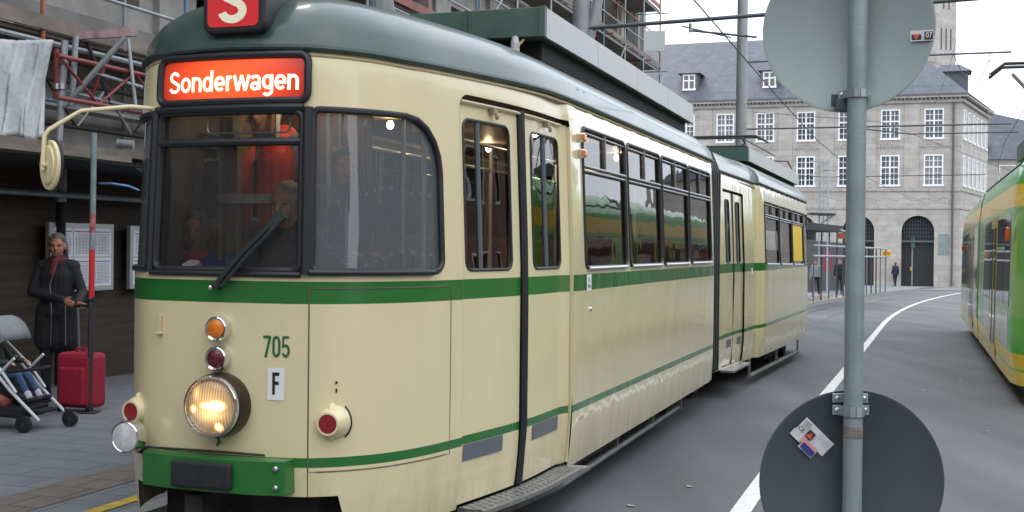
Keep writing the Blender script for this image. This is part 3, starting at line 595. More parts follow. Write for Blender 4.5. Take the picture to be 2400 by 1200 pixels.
# destination sign
glow = bpy.data.materials.new('backlit_red'); glow.use_nodes = True; n = glow.node_tree; b = n.nodes['Principled BSDF']; b.inputs['Base Color'].default_value = (.38, .012, .015, 1); b.inputs['Roughness'].default_value = .3
t_ = n.nodes.new('ShaderNodeTexCoord'); z_ = n.nodes.new('ShaderNodeMapping'); z_.inputs['Location'].default_value = (0, 0, -2.54 / .26); z_.inputs['Scale'].default_value = (2.3, 0, 1 / .26); g_ = n.nodes.new('ShaderNodeTexGradient'); g_.gradient_type = 'SPHERICAL'
n.links.new(t_.outputs['Object'], z_.inputs[0]); n.links.new(z_.outputs[0], g_.inputs[0]); r_ = n.nodes.new('ShaderNodeMapRange'); r_.inputs['To Min'].default_value = .05; r_.inputs['To Max'].default_value = .8; n.links.new(g_.outputs[0], r_.inputs[0]); n.links.new(r_.outputs[0], b.inputs['Emission Strength'])
b.inputs['Emission Color'].default_value = (1, .10, .015, 1)
sgl = rr(-.405, .432, 2.43, 2.655, .045, d=.05)
sb = looptube(mF, sgl, .020, .012)
sb.grid(lambda a, b: mF(a, b, .004), [-.405 + .04 * i for i in range(22)], [2.435, 2.65]); sg = sb.build('destination_sign', M_rub, tram, smooth=True)
sheet('sign_face', mF, rr(-.385, .412, 2.45, 2.635, .03, d=.05), [], glow, sg, [x * .06 for x in range(-6, 7)], [2.5, 2.58], off=.008)
lit = mat('backlit_cream', (.8, .75, .55), .4, emit=(1, .82, .55), es=.55)
stroketext('sign_text', 'Sonderwagen', .105, lambda x, y, o: mF(.022 + x, 2.535 + y, .011 + o), lit, sg, wt=.15, sx=1.065)
# S route box on the roof
sbx = MB(); L = rr(-.172, .172, 2.76, 3.12, .05, d=.4)
sbx.prism([Vector((x, .0, z)) for x, z in L], (0, .3, 0)); sbx.X = None
sbo = sbx.build('route_box', M_rub, tram, bevel=.015)
MB().prism([Vector((x, -.004, z)) for x, z in rr(-.14, .14, 2.79, 3.09, .03, d=.4)], (0, .003, 0)).build('route_face', mat('red_route_face', (.42, .012, .02), .3, var=.15, coat=.6, emit=(1, .03, .02), es=.12), sbo)
stroketext('route_letter', 'S', .205, lambda x, y, o: Vector((x, -.006 - o, 2.915 + y)), mat('cream_letter', (.75, .72, .55), .4, emit=(1, .9, .6), es=.1), sbo, wt=.19, sx=1.15)
for o_ in [sbo] + list(sbo.children): o_.location.x += .045 if o_ is sbo else 0
sbo.location.y = .012
# mirror
mb = MB(); pts = [mF(-.50, 2.42, -.02), mF(-.50, 2.425, .07) + Vector((-.05, 0, 0)), Vector((-.78, -.05, 2.40)), Vector((-.90, -.14, 2.30)), Vector((-.915, -.155, 2.27)), Vector((-.92, -.16, 2.10))]
mir = mb.tube(pts, .0115, 10).build('mirror_arm', M_cream, tram, smooth=True)
nv = Vector((-.42, -.91, .0)).normalized(); tv = Vector((-nv.y, nv.x, 0)); cm = Vector((-.905, -.145, 2.125))
L = [(math.cos(k_ * math.pi / 14) * .098, math.sin(k_ * math.pi / 14) * .125) for k_ in range(28)]
mb = MB(); mb.prism([cm + tv * a + Vector((0, 0, b)) - nv * .03 for a, b in L], nv * .025); mb.prism([cm + tv * a * .75 + Vector((0, 0, b * .78)) - nv * .006 for a, b in L], nv * .012); mb.box(cm + nv * .014, (.03, .03, .02)); mo = mb.build('mirror', M_cream, mir, smooth=False, bevel=.006)
looptube(lambda a, b, o_: cm + tv * a + Vector((0, 0, b)) - nv * .03, [(a * 1.02, b * 1.02) for a, b in L], .008).build('rim', M_rub, mo)
# side blinkers, label and small marks
for z in (2.47, 2.365):
    p = mF(3.21, z, .02); f = MB().box(p, (.04, .055, .06)).build('side_indicator', M_chrome, tram, bevel=.01); MB().box(p + Vector((.015, -.006, 0)), (.03, .06, .045)).build('lens', M_orange, f, bevel=.008)
lb = sheet('door_label', mF, rr(3.30, 3.42, 1.455, 1.565, .003, d=.05), [], M_white, tram, off=.004, smooth=False)
for s_, zz in (('Tür', 1.528), ('öffnen', 1.487)): text('label_text', s_, .038, lambda x, y: mF(3.36 + x, zz + y, .006), M_blk, lb, sx=.85, bold=.0006)
text('label_text', 'Bau Nr. 705g', .026, lambda x, y: mF(3.22 + x, .62 + y, .003), mat('faded_text', (.2, .17, .1), .6), tram, sx=.9)
MB().ell(mF(3.40, 1.33, .004), (.012, .012, .016)).build('door_button', M_chrome, tram, smooth=True)
for t in (3.30, 3.46): MB().box(mF(t, zg(t) + .07, .0), (.05, .06, .07)).build('roof_vent', M_roofbox, tram, bevel=.01)
# steps, underframe, bogies
mb = MB(); 
for k_ in range(15):
    a = 1.52 + .1 * k_; mb.hexa([mF(a, .315, -.02), mF(a + .1, .315, -.02), mF(a + .1, .315, .15), mF(a, .315, .15)], [mF(a, .34, -.02), mF(a + .1, .34, -.02), mF(a + .1, .34, .15), mF(a, .34, .15)])
mb.build('door_step', mat('tread_plate', (.42, .42, .41), .35, metal=.8, var=.35, scale=60), tram)
mb = MB()
for k_ in range(46): mb.box(mF(1.55 + .031 * k_, .342, .065), (.16, .006, .006), -.15 + (.5 if k_ % 2 else -.5))
mb.build('step_tread', M_alu, tram)
mb = MB(); M_bar = mat('grimy_grey_bar', (.11, .115, .11), .6, var=.3, scale=6)
mb.tube([mF(1.6, .18, -.06), mF(3.0, .20, -.02), mF(7.2, .20, -.06)], .022, 6); 
for t in (3.1, 4.6, 5.9, 7.2): mb.box(mF(t, .28, -.06), (.03, .03, .2))
mb.build('guard_rail', M_bar, tram)
mb = MB(); mb.box((0, 3.6, .55), (1.6, 5.5, .3)); mb.box((.55, 3.8, .35), (.7, 1.4, .3)); mb.box((-.2, 4.2, .3), (1.0, 1.2, .2))
def bogie(y, T=lambda p: p):
    root = None
    for yy in (y - .7, y + .9):
        for x in (-.62, .62): mb.lathe(T(Vector((x - .05, yy, .33))), (1, 0, 0), [(0, .33), (.08, .33), (.10, .30), (.11, 0)], 24)
    mb.box(T(Vector((.68, y + .2, .38))), (.08, 1.9, .16)); mb.box(T(Vector((-.68, y + .2, .38))), (.08, 1.9, .16)); mb.box(T(Vector((0, y, .45))), (1.4, .5, .2))
bogie(1.75); bogie(8.4); mb.build('bogie', M_under, tram)
# roof box (cable trough panels)
mb = MB(); T2 = rear2tram
for k_, (a, b) in enumerate(((2.74, 8.35),)):
    mb.hexa([(-.75, a + .02, 3.17), (.75, a, 3.17), (.75, b, 3.14), (-.75, b, 3.14)], [(-.75, a + .02, 3.37), (.75, a, 3.37), (.75, b, 3.34), (-.75, b, 3.34)])
rb = mb.build('roof_box', M_roofbox, tram, bevel=.006)
mb = MB()
for k_ in range(4):
    a = 2.77 + 1.39 * k_; b = a + 1.382; za = 3.165 - .03 * (a - 2.9) / 5.4; zb = 3.165 - .03 * (b - 2.9) / 5.4
    mb.hexa([(.753, a, za), (.775, a, za), (.775, b, zb), (.753, b, zb)], [(.753, a, za + .205), (.765, a, za + .205), (.765, b, zb + .205), (.753, b, zb + .205)])
mb.build('side_panel', M_panelg, rb); MB().box((.755, 2.745, 3.27), (.04, .05, .205)).build('corner_post', M_roofbox, rb); MB().box((.2, 2.735, 3.27), (.02, .02, .20)).build('seam_strip', M_roofbox, rb)
mb = MB(); mb.box((0, 5.55, 3.1), (1.40, 5.3, .14)); mb.build('dark_gap_fill', M_black, rb)  # black block painting the dark gap under the roof box
mb = MB(); mb.box((.16, 1.55, 3.09), (.19, .26, .08)); mb.lathe((.16, 1.45, 3.1), (0, 0, 1), [(0, .08), (.1, .07), (.14, 0)], 12); mb.build('roof_horn', mat('grey_casting', (.17, .19, .19), .5, var=.2), tram, bevel=.015)
mb = MB(); mb.tube([(.26, 1.6, 3.07), (.35, 1.9, 3.04), (.5, 2.3, 3.03), (.6, 2.6, 3.06), (.62, 2.88, 3.22)], .009, 6); mb.tube([(.1, 2.0, 3.09), (.35, 2.4, 3.05), (.7, 2.9, 3.02)], .006, 6); mb.build('roof_cable', mat('tan_cable', (.35, .28, .17), .6), tram)
MB().lathe((.60, 2.62, 3.05), (0, 0, 1), [(0, .03), (.06, .03), (.1, .02), (.11, 0)], 10).build('cable_gland', M_panelg, tram)
# --- bellows
mb = MB(); k_ = 0
for i in range(9):
    y = 8.18 + .075 * i; wv_ = 1.0 if i % 2 == 0 else .994
    mb.prism([Vector((x, y, z)) for x, z in ((-wv_, .36), (wv_, .36), (wv_, 2.62), (wv_ * .9, 2.86), (wv_ * .6, 3.02), (0, 3.09 if i % 2 == 0 else 3.05), (-wv_ * .6, 3.02), (-wv_ * .9, 2.86), (-wv_, 2.62))], (0, .075, 0))
mb.build('bellows', mat('bellows_black', (.009, .009, .012), .7), tram)
# --- rear section
def R2_(x0, y0, x1, y1): return [(x0, y0), (x1, y0), (x1, y1), (x0, y1)]
LR = RO.L; 
def tR(y):  # t at which the right side has this y
    lo, hi = 0, LR
    for _ in range(40):
        md = (lo + hi) / 2
        if RO.raw(md).y > y: lo = md
        else: hi = md
    return lo
def rwin(y0, y1): return sorted((tR(y0), tR(y1)))
WR = [rwin(3.42 + 1.42 * k, 3.42 + 1.42 * k + 1.32) for k in range(4)]
ttr = [t for t in [-LR + i * .15 for i in range(int(2 * LR / .15) + 1)]] + [LR]
zgr = lambda t: 2.70
dA, dB = rwin(.9, 2.2)
rs_out = [(t, .34) for t in ttr] + [(t, 2.70) for t in ttr[::-1]]
rholes = [rr(a, b, 1.61, 2.47, .05, d=.2) for a, b in WR] + [rr(-b, -a, 1.61, 2.47, .05, d=.2) for a, b in WR] + [rr(dA, dB, .36, 2.5, .03, d=.12), rr(-1.1, -.75, 1.6, 2.4, .05), rr(-.5, .5, 1.61, 2.4, .06)]
def curveR(): 
    x = []; t = 0
    while t < LR: x.append(t); t += .08 if t < 2.4 or t > LR - 3 else .5
    return sorted(set(x + [-q for q in x]))
mRf = lambda t, z, off=0: mR(-t, z, off)     # orientation fix so that faces look outwards
sheet('rear_body', mR, rs_out, rholes, rearpaint, tram, curveR(), zs_)
sheet('rear_lining', mR, [(t, .9) for t in ttr] + [(t, 2.6) for t in ttr[::-1]], rholes, MATS['grey_beige_lining'], tram, curveR()[::2], [1.2, 2.0], off=-.05)
for a, b in WR:
    side_window(mR, a, b, 1.61, 2.47); side_window(mR, -b, -a, 1.61, 2.47)
win(tram, mR, rr(-.5, .5, 1.61, 2.4, .06), .018, M_glass, 'rear_window', gts=g_t, gzs=[2.])
dm = (dA + dB) / 2
for a, b in ((dA + .01, dm - .012), (dm + .012, dB - .01)):
    mid_ = (a + b) / 2; door_leaf(mR, a, b, a + .19, b - .19, mid_, tram, rearpaint, -.02, wz=(1.615, 2.38), plate=(a + .1, a + .35), top=2.47)
mb = MB(); mb.tube([mR(dm, z, -.015) for z in (.36, 1.4, 2.48)], .014, 6); mb.build('door_seal', M_rub, tram)
sheet('door_slot', mR, rr(dA, dB, 2.44, 2.5, .01, d=.1), [], M_black, tram, off=-.055)
def QR(g): return None
def roofR():
    mb = MB(); As = [0, .02, .05, .09, .14, .2, .28, .37, .48, .6, .73, .87, 1.0]
    def fn(t, a):
        p = rR(t, 2.70, .018); qx, qy = 0, min(p[1], 8.8); x = p[0] + (qx - p[0]) * a; y = p[1] + (qy - p[1]) * a
        return rear2tram(x, y, 2.70 + .385 * (1 - (1 - a) ** 2.5) ** (1 / 2.1))
    tl = sorted(set(curveR() + [-LR + .001, LR - .001] + [s_ * (tR(3.09)) for s_ in (-1, 1)] + [s_ * tR(3.065) for s_ in (-1, 1)]))
    mb.grid(fn, tl, As); mb.build('rear_roof', M_roof, tram, smooth=True)
    mb = MB(); mb.tube([mR(t, 2.70, .018) for t in tl], .016, 8); mb.build('rear_gutter', MATS['gutter_green'], tram, smooth=True)
roofR()
def qbox(x0, x1, y0, y1, z0, z1, x1t=None): q = [T2(*p) for z, xx in ((z0, x1), (z1, x1t or x1)) for p in ((x0, y0, z), (xx, y0, z), (xx, y1, z), (x0, y1, z))]; return MB().hexa(q[:4], q[4:])
rb2 = qbox(-.75, .75, 3.62, 9.05, 3.05, 3.245).build('rear_roof_box', M_roofbox, tram)
mb = MB()
for k_ in range(4):
    a = 3.65 + 1.355 * k_; m_ = qbox(.753, .775, a, a + 1.347, 3.045, 3.24, .765); mb.add(m_.v, m_.f)
mb.build('side_panel', M_panelg, rb2)
qbox(-.72, .70, 3.75, 8.95, 2.9, 3.048).build('dark_gap_fill', M_black, rb2)  # same black fill for the dark gap under the rear box
# folded pantograph on the rear roof
mb = MB(); T = lambda x, y, z: T2(x, y, z)
T = lambda x, y, z: T2(x, y + 2.1, z - .13)
for x in (-.55, .55): mb.tube([T(x, 2.3, 3.48), T(x, 4.6, 3.46)], .02, 6); mb.tube([T(x * .6, 4.6, 3.42), T(x * .9, 2.6, 3.60)], .015, 6)
for y in (2.3, 3.3, 4.6): mb.tube([T(-.6, y, 3.46), T(.6, y, 3.46)], .018, 6)
for y in (2.5, 2.75): mb.tube([T(-.7, y, 3.63), T(.7, y, 3.63), T(.85, y, 3.55)], .017, 6)
mb.tube([T(.5, 4.6, 3.44), T(.75, 5.6, 3.5), T(.78, 5.9, 3.40)], .012, 6); mb.tube([T(.5, 2.4, 3.6), T(.6, 5.1, 3.56)], .010, 6)
for x in (-.5, .5):
    for y in (2.6, 4.4): mb.lathe(T(x, y, 3.36), (0, 0, 1), [(0, .05), (.04, .03), (.05, .05), (.09, .03), (.1, .05), (.13, .03), (.14, 0)], 10)
mb.build('pantograph', mat('dark_bronze_metal', (.06, .055, .05), .5, metal=.5), tram, smooth=False)
# rear steps / skirt rails / tail coupler / rear bogie
mb = MB(); p = T2(.99, 1.5, .33); mb.box(p, (.16, 1.2, .025), -dlt); mb.build('rear_step', MATS['tread_plate'], tram)
mb = MB(); mb.box(T2(0, 5.6, .55), (1.6, 6.5, .28), -dlt); mb.box(T2(.45, 5.0, .33), (.9, 1.2, .22), -dlt); bogie(0, lambda p: T2(p.x, p.y + 7.3, p.z)); mb.build('rear_bogie', M_under, tram)
mb = MB(); mb.tube([T2(1.0, 2.4, .14), T2(1.0, 7.4, .14)], .03, 6)
for y in (2.45, 4.9, 7.35): mb.box(T2(1.0, y, .24), (.03, .03, .24))
mb.build('rear_guard_rail', M_bar, tram)
mb = MB(); mb.tube([T2(0, 9.6, .5), T2(0, 10.3, .45)], .05, 8); mb.box(T2(.55, 9.85, .55), (.5, .12, .08)); mb.build('tail_coupler', M_under, tram)
for z in (2.5, 2.38):
    p = mR(tR(9.0), z, .03); f = MB().box(p, (.05, .05, .07)).build('side_indicator', M_chrome, tram, bevel=.01); MB().box(p + Vector((.02, -.01, 0)), (.03, .05, .05)).build('lens', M_orange, f)
p = sheet('door_label', mR, rr(tR(2.75), tR(2.65), 1.48, 1.55, .002, d=.05), [], M_white, tram, off=.004, smooth=False)
# --- interior
mb = MB(); mb.prism([Vector((x, y, .86)) for x, y in ((-.45, .12), (.45, .12), (.8, .7), (1.0, 2), (1.0, 8.2), (-1.0, 8.2), (-1.0, 2), (-.8, .7))], (0, 0, .03))
mb.prism([T2(x, y, .86) for x, y in ((-.85, .2), (.85, .2), (.98, 3), (.98, 8), (.5, 9.4), (-.5, 9.4), (-.98, 8), (-.98, 3))], (0, 0, .03)); mb.build('floor', mat('dark_floor', (.04, .04, .042), .7), tram)
mb = MB(); mb.prism([Vector((x, y, 2.63)) for x, y in ((-.4, .2), (.4, .2), (.75, .7), (.95, 2), (.95, 8.2), (-.95, 8.2), (-.95, 2), (-.75, .7))], (0, 0, .02))
mb.prism([T2(x, y, 2.63) for x, y in ((-.85, .2), (.85, .2), (.95, 3), (.95, 8), (.45, 9.3), (-.45, 9.3), (-.95, 8), (-.95, 3))], (0, 0, .02)); mb.build('ceiling', mat('ceiling_panel', (.3, .27, .22), .5), tram)
mb = MB()   # driver's cab partition, console, box columns
mb.box((-.42, 1.75, 1.75), (.75, .04, 1.75)); mb.box((0.05, 1.75, 1.3), (.04, .04, .9)); mb.build('cab_partition', M_brown, tram)
mb = MB(); mb.box((0, .36, 1.38), (.85, .34, .30)); mb.build('driver_console', mat('black_console', (.02, .02, .022), .5), tram, bevel=.04)
for x in (-.28, .36): MB().lathe((x, .2, 1.55), (.0, -.4, 1), [(0, .05), (.06, .058), (.1, .045), (.12, 0)], 16).build('instrument', mat('white_dial', (.7, .7, .7), .3), tram, smooth=True)
for x, y in ((-.30, 1.05), (-.12, 1.5), (.02, 2.1), (-.36, 2.2)): MB().tube([(x, y, .88), (x, y, 2.63)], .016, 8).build('grab_pole', mat('pole_grey', (.42, .5, .52), .35), tram, smooth=True)
for x in (-.62, -.5): MB().grid(lambda a, b: Vector((x + .015 * math.sin(a * 60), .95 + a, b)), [i * .01 for i in range(17)], [1.65, 2.0, 2.5]).build('curtain', mat('ochre_curtain', (.22, .17, .06), .8), tram, smooth=True)
seatm = mat('brown_leatherette', (.12, .045, .03), .45, var=.15)
def seat(x, y, T_, rz=0):
    p = T_(x, y, 0); s_ = MB().box(p + Vector((0, 0, 1.28)), (.42, .42, .08)).build('seat', seatm, tram, bevel=.03)
    MB().box(p + Vector((0, .22, 1.55)), (.42, .06, .55)).build('backrest', seatm, s_, bevel=.03); MB().tube([p + Vector((0, 0, .88)), p + Vector((0, 0, 1.26))], .03, 8).build('pedestal', M_alu, s_)
T1 = lambda x, y, z: Vector((x, y, z))
for y in (3.5, 4.3, 5.1, 5.9, 6.7, 7.5):
    seat(-.72, y, T1)
    if y > 3.6: seat(.72, y, T1)
for y in (3.6, 4.5, 5.4, 6.3, 7.2):
    seat(-.7, y, T2); seat(.7, y, T2)
for x, y in ((.42, 1.5), (.42, 3.1), (-.42, 3.1), (.42, 5.0), (-.42, 5.0), (.42, 7.0), (-.42, 7.0), (-.1, 1.3)):
    MB().tube([(x, y, .88), (x, y, 2.63)], .017, 8).build('grab_pole', mat('pole_grey', (.42, .5, .52), .35), tram, smooth=True)
for x in (-.42, .42): MB().tube([(x, 1.9, 2.42), (x, 8.0, 2.42)], .014, 8).build('grab_rail', MATS['pole_grey'], tram, smooth=True)
bulb = mat('warm_lamp', (1, .8, .5), .4, emit=(1, .72, .38), es=40)
for x, y in ((-.12, .95), (-.3, 1.5), (.5, 2.3), (-.3, 2.6), (.5, 3.4), (-.3, 3.5), (.45, 4.6), (-.3, 4.6), (.5, 5.9), (-.3, 6.9)):
    MB().ell((x, y, 2.58), (.024, .024, .03)).build('ceiling_lamp', bulb, tram, smooth=True)
for y in (3.6, 5.8): MB().ell(T2(.3, y, 2.56), (.03, .03, .04)).build('ceiling_lamp', bulb, tram, smooth=True)
# yellow film on the rear panes, painted in place of a reflection
for (a, b), q in zip(WR[2:], (.93, .93)): sheet('yellow_reflection_film', mR, R2_(a + .08, 1.66, a + (b - a) * q, 2.24), [], mat('painted_yellow_reflection', (.85, .55, .02), .5), tram, off=.001, smooth=False)
# ================================================================ PEOPLE
def skinm(k, c): return mat('skin_' + k, c, .55, var=.12, scale=30)
SK = skinm('fair', (.42, .22, .15)); SKR = skinm('ruddy', (.34, .15, .09)); SKD = skinm('tanned', (.42, .22, .14))
def bake_mods(o):
    dg = bpy.context.evaluated_depsgraph_get(); me = bpy.data.meshes.new_from_object(o.evaluated_get(dg), depsgraph=dg); o.modifiers.clear(); old = o.data; o.data = me; bpy.data.meshes.remove(old)
def fuse(mb, name, m_, parent, vox=.012, sm=4):
    o = mb.build(name, m_, parent); r = o.modifiers.new('r', 'REMESH'); r.mode = 'VOXEL'; r.voxel_size = vox
    s_ = o.modifiers.new('s', 'SMOOTH'); s_.factor = .5; s_.iterations = sm
    bpy.context.view_layer.update(); bake_mods(o); o.data.polygons.foreach_set('use_smooth', [True] * len(o.data.polygons)); return o
STAND = dict(hip=(.09, 0, .90), kne=(.10, .02, .49), ank=(.10, 0, .09), toe=(.12, .17, .035), sh=(.175, 0, 1.40), elb=(.235, -.02, 1.12), wri=(.25, .05, .88), hand=(0, .03, -.09),
             pel=(0, 0, .93), bel=(0, .01, 1.10), che=(0, 0, 1.28), nek=(0, 0, 1.45), hed=(0, .02, 1.575))
def person(name, label, loc, rz, H=1.7, J=None, top=None, bottom=None, shoe=None, skin=SK, hairm=None, hair='short', coatlen=.0, topr=1.0, vox=.013, group=None, scarf=None, beard=False, facing=0, fine=True):
    P = {}
    J = J or {}
    def g(k, s_):   # side specific override key e.g. 'elbR'
        v = J.get(k + ('R' if s_ > 0 else 'L'));
        if v is not None: return Vector(v)
        v = J.get(k, STAND[k]); return Vector((v[0] * s_, v[1], v[2])) if k not in ('pel', 'bel', 'che', 'nek', 'hed') else Vector(v)
    root = thing(name, label, 'person', loc, rz, group); root.scale = (H / 1.7,) * 3
    pel, bel, che, nek, hed = (g(k, 1) for k in ('pel', 'bel', 'che', 'nek', 'hed'))
    Mh = Matrix.Rotation(facing, 3, 'Z')
    def hp(x, y, z): return hed + Mh @ Vector((x, y, z))
    def torso(mb, k):
        for a, b, ra, rb in ((pel, bel, .115, .10), (bel, che, .105, .118), (che, che.lerp(nek, .55), .118, .085)):
            for dx in (-.055, 0, .055): mb.cap(a + Vector((dx, 0, 0)), b + Vector((dx, 0, 0)), ra * k * .92, rb * k * .92)
    def arm(mb, s_, k, full=True):
        a, e, w_ = g('sh', s_), g('elb', s_), g('wri', s_)
        mb.cap(che.lerp(nek, .55), a, .062 * k, .06 * k); mb.cap(a, e, .052 * k, .042 * k); mb.cap(e, w_, .041 * k, .027 * k if full else .036 * k)
    def leg(mb, s_, k, foot=True):
        a, kn, an, to = g('hip', s_), g('kne', s_), g('ank', s_), g('toe', s_)
        mb.cap(a, kn, .082 * k, .055 * k); mb.cap(kn, an, .054 * k, .036 * k)
        if foot: mb.cap(an, to, .038, .03)
    mb = MB(); torso(mb, .92)
    for s_ in (-1, 1):
        arm(mb, s_, .85); leg(mb, s_, .9)
        w_ = g('wri', s_); h_ = g('hand', s_); d = h_.normalized(); sd = d.cross(Vector((0, 1, 0)) if abs(d.y) < .8 else Vector((0, 0, 1))).normalized(); nn = d.cross(sd)
        mb.cap(w_, w_ + d * .055 + sd * .012, .022, .021, 8); mb.cap(w_, w_ + d * .055 - sd * .014, .022, .02, 8)
        for q, (o_, L1) in enumerate(((-.028, .062), (-.010, .072), (.009, .07), (.026, .055))):
            b0 = w_ + d * .065 + sd * o_; b1 = b0 + d * L1 * .5 + nn * .012; b2 = b1 + d * L1 * .4 + nn * .022; mb.cap(b0, b1, .0095, .009, 6); mb.cap(b1, b2, .009, .0075, 6)
        b0 = w_ + d * .03 - sd * .02 * s_; b1 = b0 - sd * .035 + d * .03; mb.cap(b0, b1, .012, .0105, 6); mb.cap(b1, b1 + d * .028 + nn * .01, .0105, .008, 6)
    mb.cap(nek - Vector((0, 0, .05)), hed - Vector((0, 0, .06)), .06, .055)
    mb.ell(hp(0, -.012, .022), (.076, .098, .098), M=Mh); mb.ell(hp(0, .02, -.045), (.06, .072, .072), M=Mh); mb.ell(hp(0, .055, -.088), (.028, .026, .022), M=Mh)
    mb.cap(hp(0, .088, .008), hp(0, .108, -.028), .010, .016, 8)
    for s_ in (-1, 1):
        mb.ell(hp(.078 * s_, -.005, -.012), (.012, .022, .034), M=Mh); mb.cap(hp(.016 * s_, .085, .024), hp(.05 * s_, .073, .026), .010, .009, 6); mb.ell(hp(.038 * s_, .062, -.03), (.024, .02, .022), M=Mh)
    body_ = fuse(mb, 'body', skin, root, vox if fine else .018)
    em = mat('eye_dark', (.03, .02, .02), .3)
    for s_ in (-1, 1): MB().ell(hp(.031 * s_, .079, .006), (.012, .008, .006), 8, 5, Mh).build('eye', em, root, smooth=True)
    mb = MB(); mb.tube([hp(-.022, .082, -.062), hp(0, .092, -.06), hp(.022, .082, -.062)], .005, 6); mb.build('mouth', mat('lip', (.25, .07, .06), .5), root)
    if beard:
        mb = MB(); mb.ell(hp(-.018, .09, -.046), (.022, .012, .008), M=Mh); mb.ell(hp(.018, .09, -.046), (.022, .012, .008), M=Mh); fuse(mb, 'moustache', hairm, root, .006, 1)
    if hair:
        mb = MB(); 
        for i in range(60 if fine else 24):
            a = random.uniform(0, 2 * math.pi); e = random.uniform(-.1, 1) ; x = math.cos(a) * math.cos(e * 1.4); y = math.sin(a) * math.cos(e * 1.4); z = math.sin(e * 1.4)
            if y > .45 and z < .72: continue
            if hair == 'long' and y < .3 and z < .3: 
                mb.cap(hp(x * .08, -.015 + y * .1, .03 + z * .1), hp(x * .095, -.02 + y * .1, -.12 - random.random() * .04), .022, .014, 6)
            mb.ell(hp(x * .07, -.015 + y * .092, .035 + z * .088), (.024, .024, .02), 8, 5)
        mb.ell(hp(0, -.02, .035), (.078, .098, .094), M=Mh); fuse(mb, 'hair', hairm, root, .010 if fine else .016, 1)
    if bottom:
        mb = MB(); mb.ell(pel - Vector((0, 0, .02)), (.165, .125, .11))
        for s_ in (-1, 1): leg(mb, s_, 1.18, False)
        fuse(mb, 'trousers', bottom, root, vox)
    if shoe:
        for s_ in (-1, 1):
            mb = MB(); an, to = g('ank', s_), g('toe', s_); d = (to - an); d.z = 0; d = d.normalized(); mb.cap(an, an - Vector((0, 0, .03)), .05, .05); mb.cap(an - Vector((0, 0, .035)) - d * .03, Vector((to.x, to.y, to.z + .01)), .048, .042); fuse(mb, 'shoe', shoe, root, .012, 2)
    if top:
        mb = MB(); torso(mb, 1.14 * topr)
        if coatlen:
            mb.ell(pel, (.20 * topr, .155 * topr, .14)); 
            for dx in (-.09, 0, .09): mb.cap(pel + Vector((dx, 0, 0)), pel + Vector((dx * 1.15, 0, -coatlen)), .125 * topr, .125 * topr)
        else: mb.ell(pel + Vector((0, 0, .02)), (.175 * topr, .13 * topr, .10))
        for s_ in (-1, 1): arm(mb, s_, 1.2 * topr, False)
        mb.cap(nek - Vector((0, 0, .06)), nek + Vector((0, 0, .005)), .082, .074); fuse(mb, 'jacket', top, root, vox)
    if scarf:
        mb = MB(); mb.lathe(nek + Vector((0, .01, 0)), (0, .15, 1), [(-.05, .07), (-.04, .092), (.0, .09), (.025, .075), (.02, .06), (-.03, .06)], 16); mb.cap(nek + Vector((0, .095, -.02)), nek + Vector((.02, .125, -.15)), .03, .035); fuse(mb, 'scarf', scarf, root, .009, 2)
    return root
cloth_blk = mat('black_cloth', (.012, .013, .016), .8, var=.3, scale=12, bump=.3, bscale=9)
den = mat('blue_denim', (.04, .09, .18), .8, var=.2, scale=20)
PL = .14
def onplat(px, py): return gp(px, py, PL)
# woman waiting with the red suitcase
p = onplat(133, 946)
woman = person('person', 'grey haired woman in a long black coat and dark red scarf holding a suitcase handle', p, R_(183), 1.69,
    J=dict(elbR=(-.26, .03, 1.16), wriR=(-.20, .24, 1.06), handR=(.05, .08, -.02), elbL=(.25, .05, 1.14), wriL=(.10, .27, 1.05), handL=(-.06, .06, -.03), kneR=(.09, .03, .49)) if 0 else
    dict(sh=(.15, 0, 1.375), elbL=(-.25, .02, 1.12), wriL=(-.26, .24, 1.02), handL=(-.06, .06, -.02), elbR=(.235, .06, 1.12), wriR=(-.13, .24, 1.05), handR=(-.08, .05, -.03)),
    top=cloth_blk, bottom=cloth_blk, shoe=cloth_blk, skin=SKR, hairm=mat('grey_hair', (.10, .09, .085), .7, var=.3, scale=40), hair='long', coatlen=.30, topr=1.0, scarf=mat('dark_red_scarf', (.10, .008, .02), .8), vox=.010, facing=R_(8))
mb = MB(); mb.tube([(-.04, .158, 1.42), (.02, .172, 1.2), (.0, .185, .95), (.01, .17, .6)], .005, 6); mb.build('zip', M_alu, woman)
mb = MB(); mb.tube([(-.13, .165, 1.0), (-.135, .168, .6)], .004, 5); mb.build('pocket_trim', M_alu, woman)
# red suitcase
p = onplat(190, 963); SC = thing('suitcase', 'red fabric trolley suitcase with raised handle standing beside the waiting woman', 'suitcase', p, R_(-18))
redc = mat('crimson_fabric', (.33, .012, .035), .75, var=.25, scale=25, bump=.25, bscale=120)
MB().box((0, 0, .30), (.40, .25, .52)).build('shell', redc, SC, bevel=.045)
MB().box((0, -.135, .25), (.30, .05, .36)).build('front_pocket', redc, SC, bevel=.025)
for z in (.12, .48): 
    MB().tube([(-.19, -.115 - (.0), z - .03 if z < .2 else z), (.19, -.115, z - .03 if z < .2 else z)], .005, 6).build('zip', M_blk, SC)
for x in (-.06, .06): MB().tube([(x - .02, .07, .5), (x - .03, .06, .98)], .010, 8).build('handle_rod', M_alu, SC, smooth=True)
MB().tube([(-.1, .06, .97), (-.09, .06, 1.0), (.04, .06, 1.0), (.04, .06, .97)], .014, 8).build('grip', M_black, SC, smooth=True)
MB().tube([(-.06, 0, .555), (-.05, 0, .595), (.05, 0, .595), (.06, 0, .555)], .012, 8).build('carry_handle', redc, SC, smooth=True)
for x in (-.16, .16): MB().lathe((x, -.09, .035), (1, 0, 0), [(-.02, .034), (.02, .034), (.025, 0)], 12).build('wheel', M_black, SC, smooth=True)
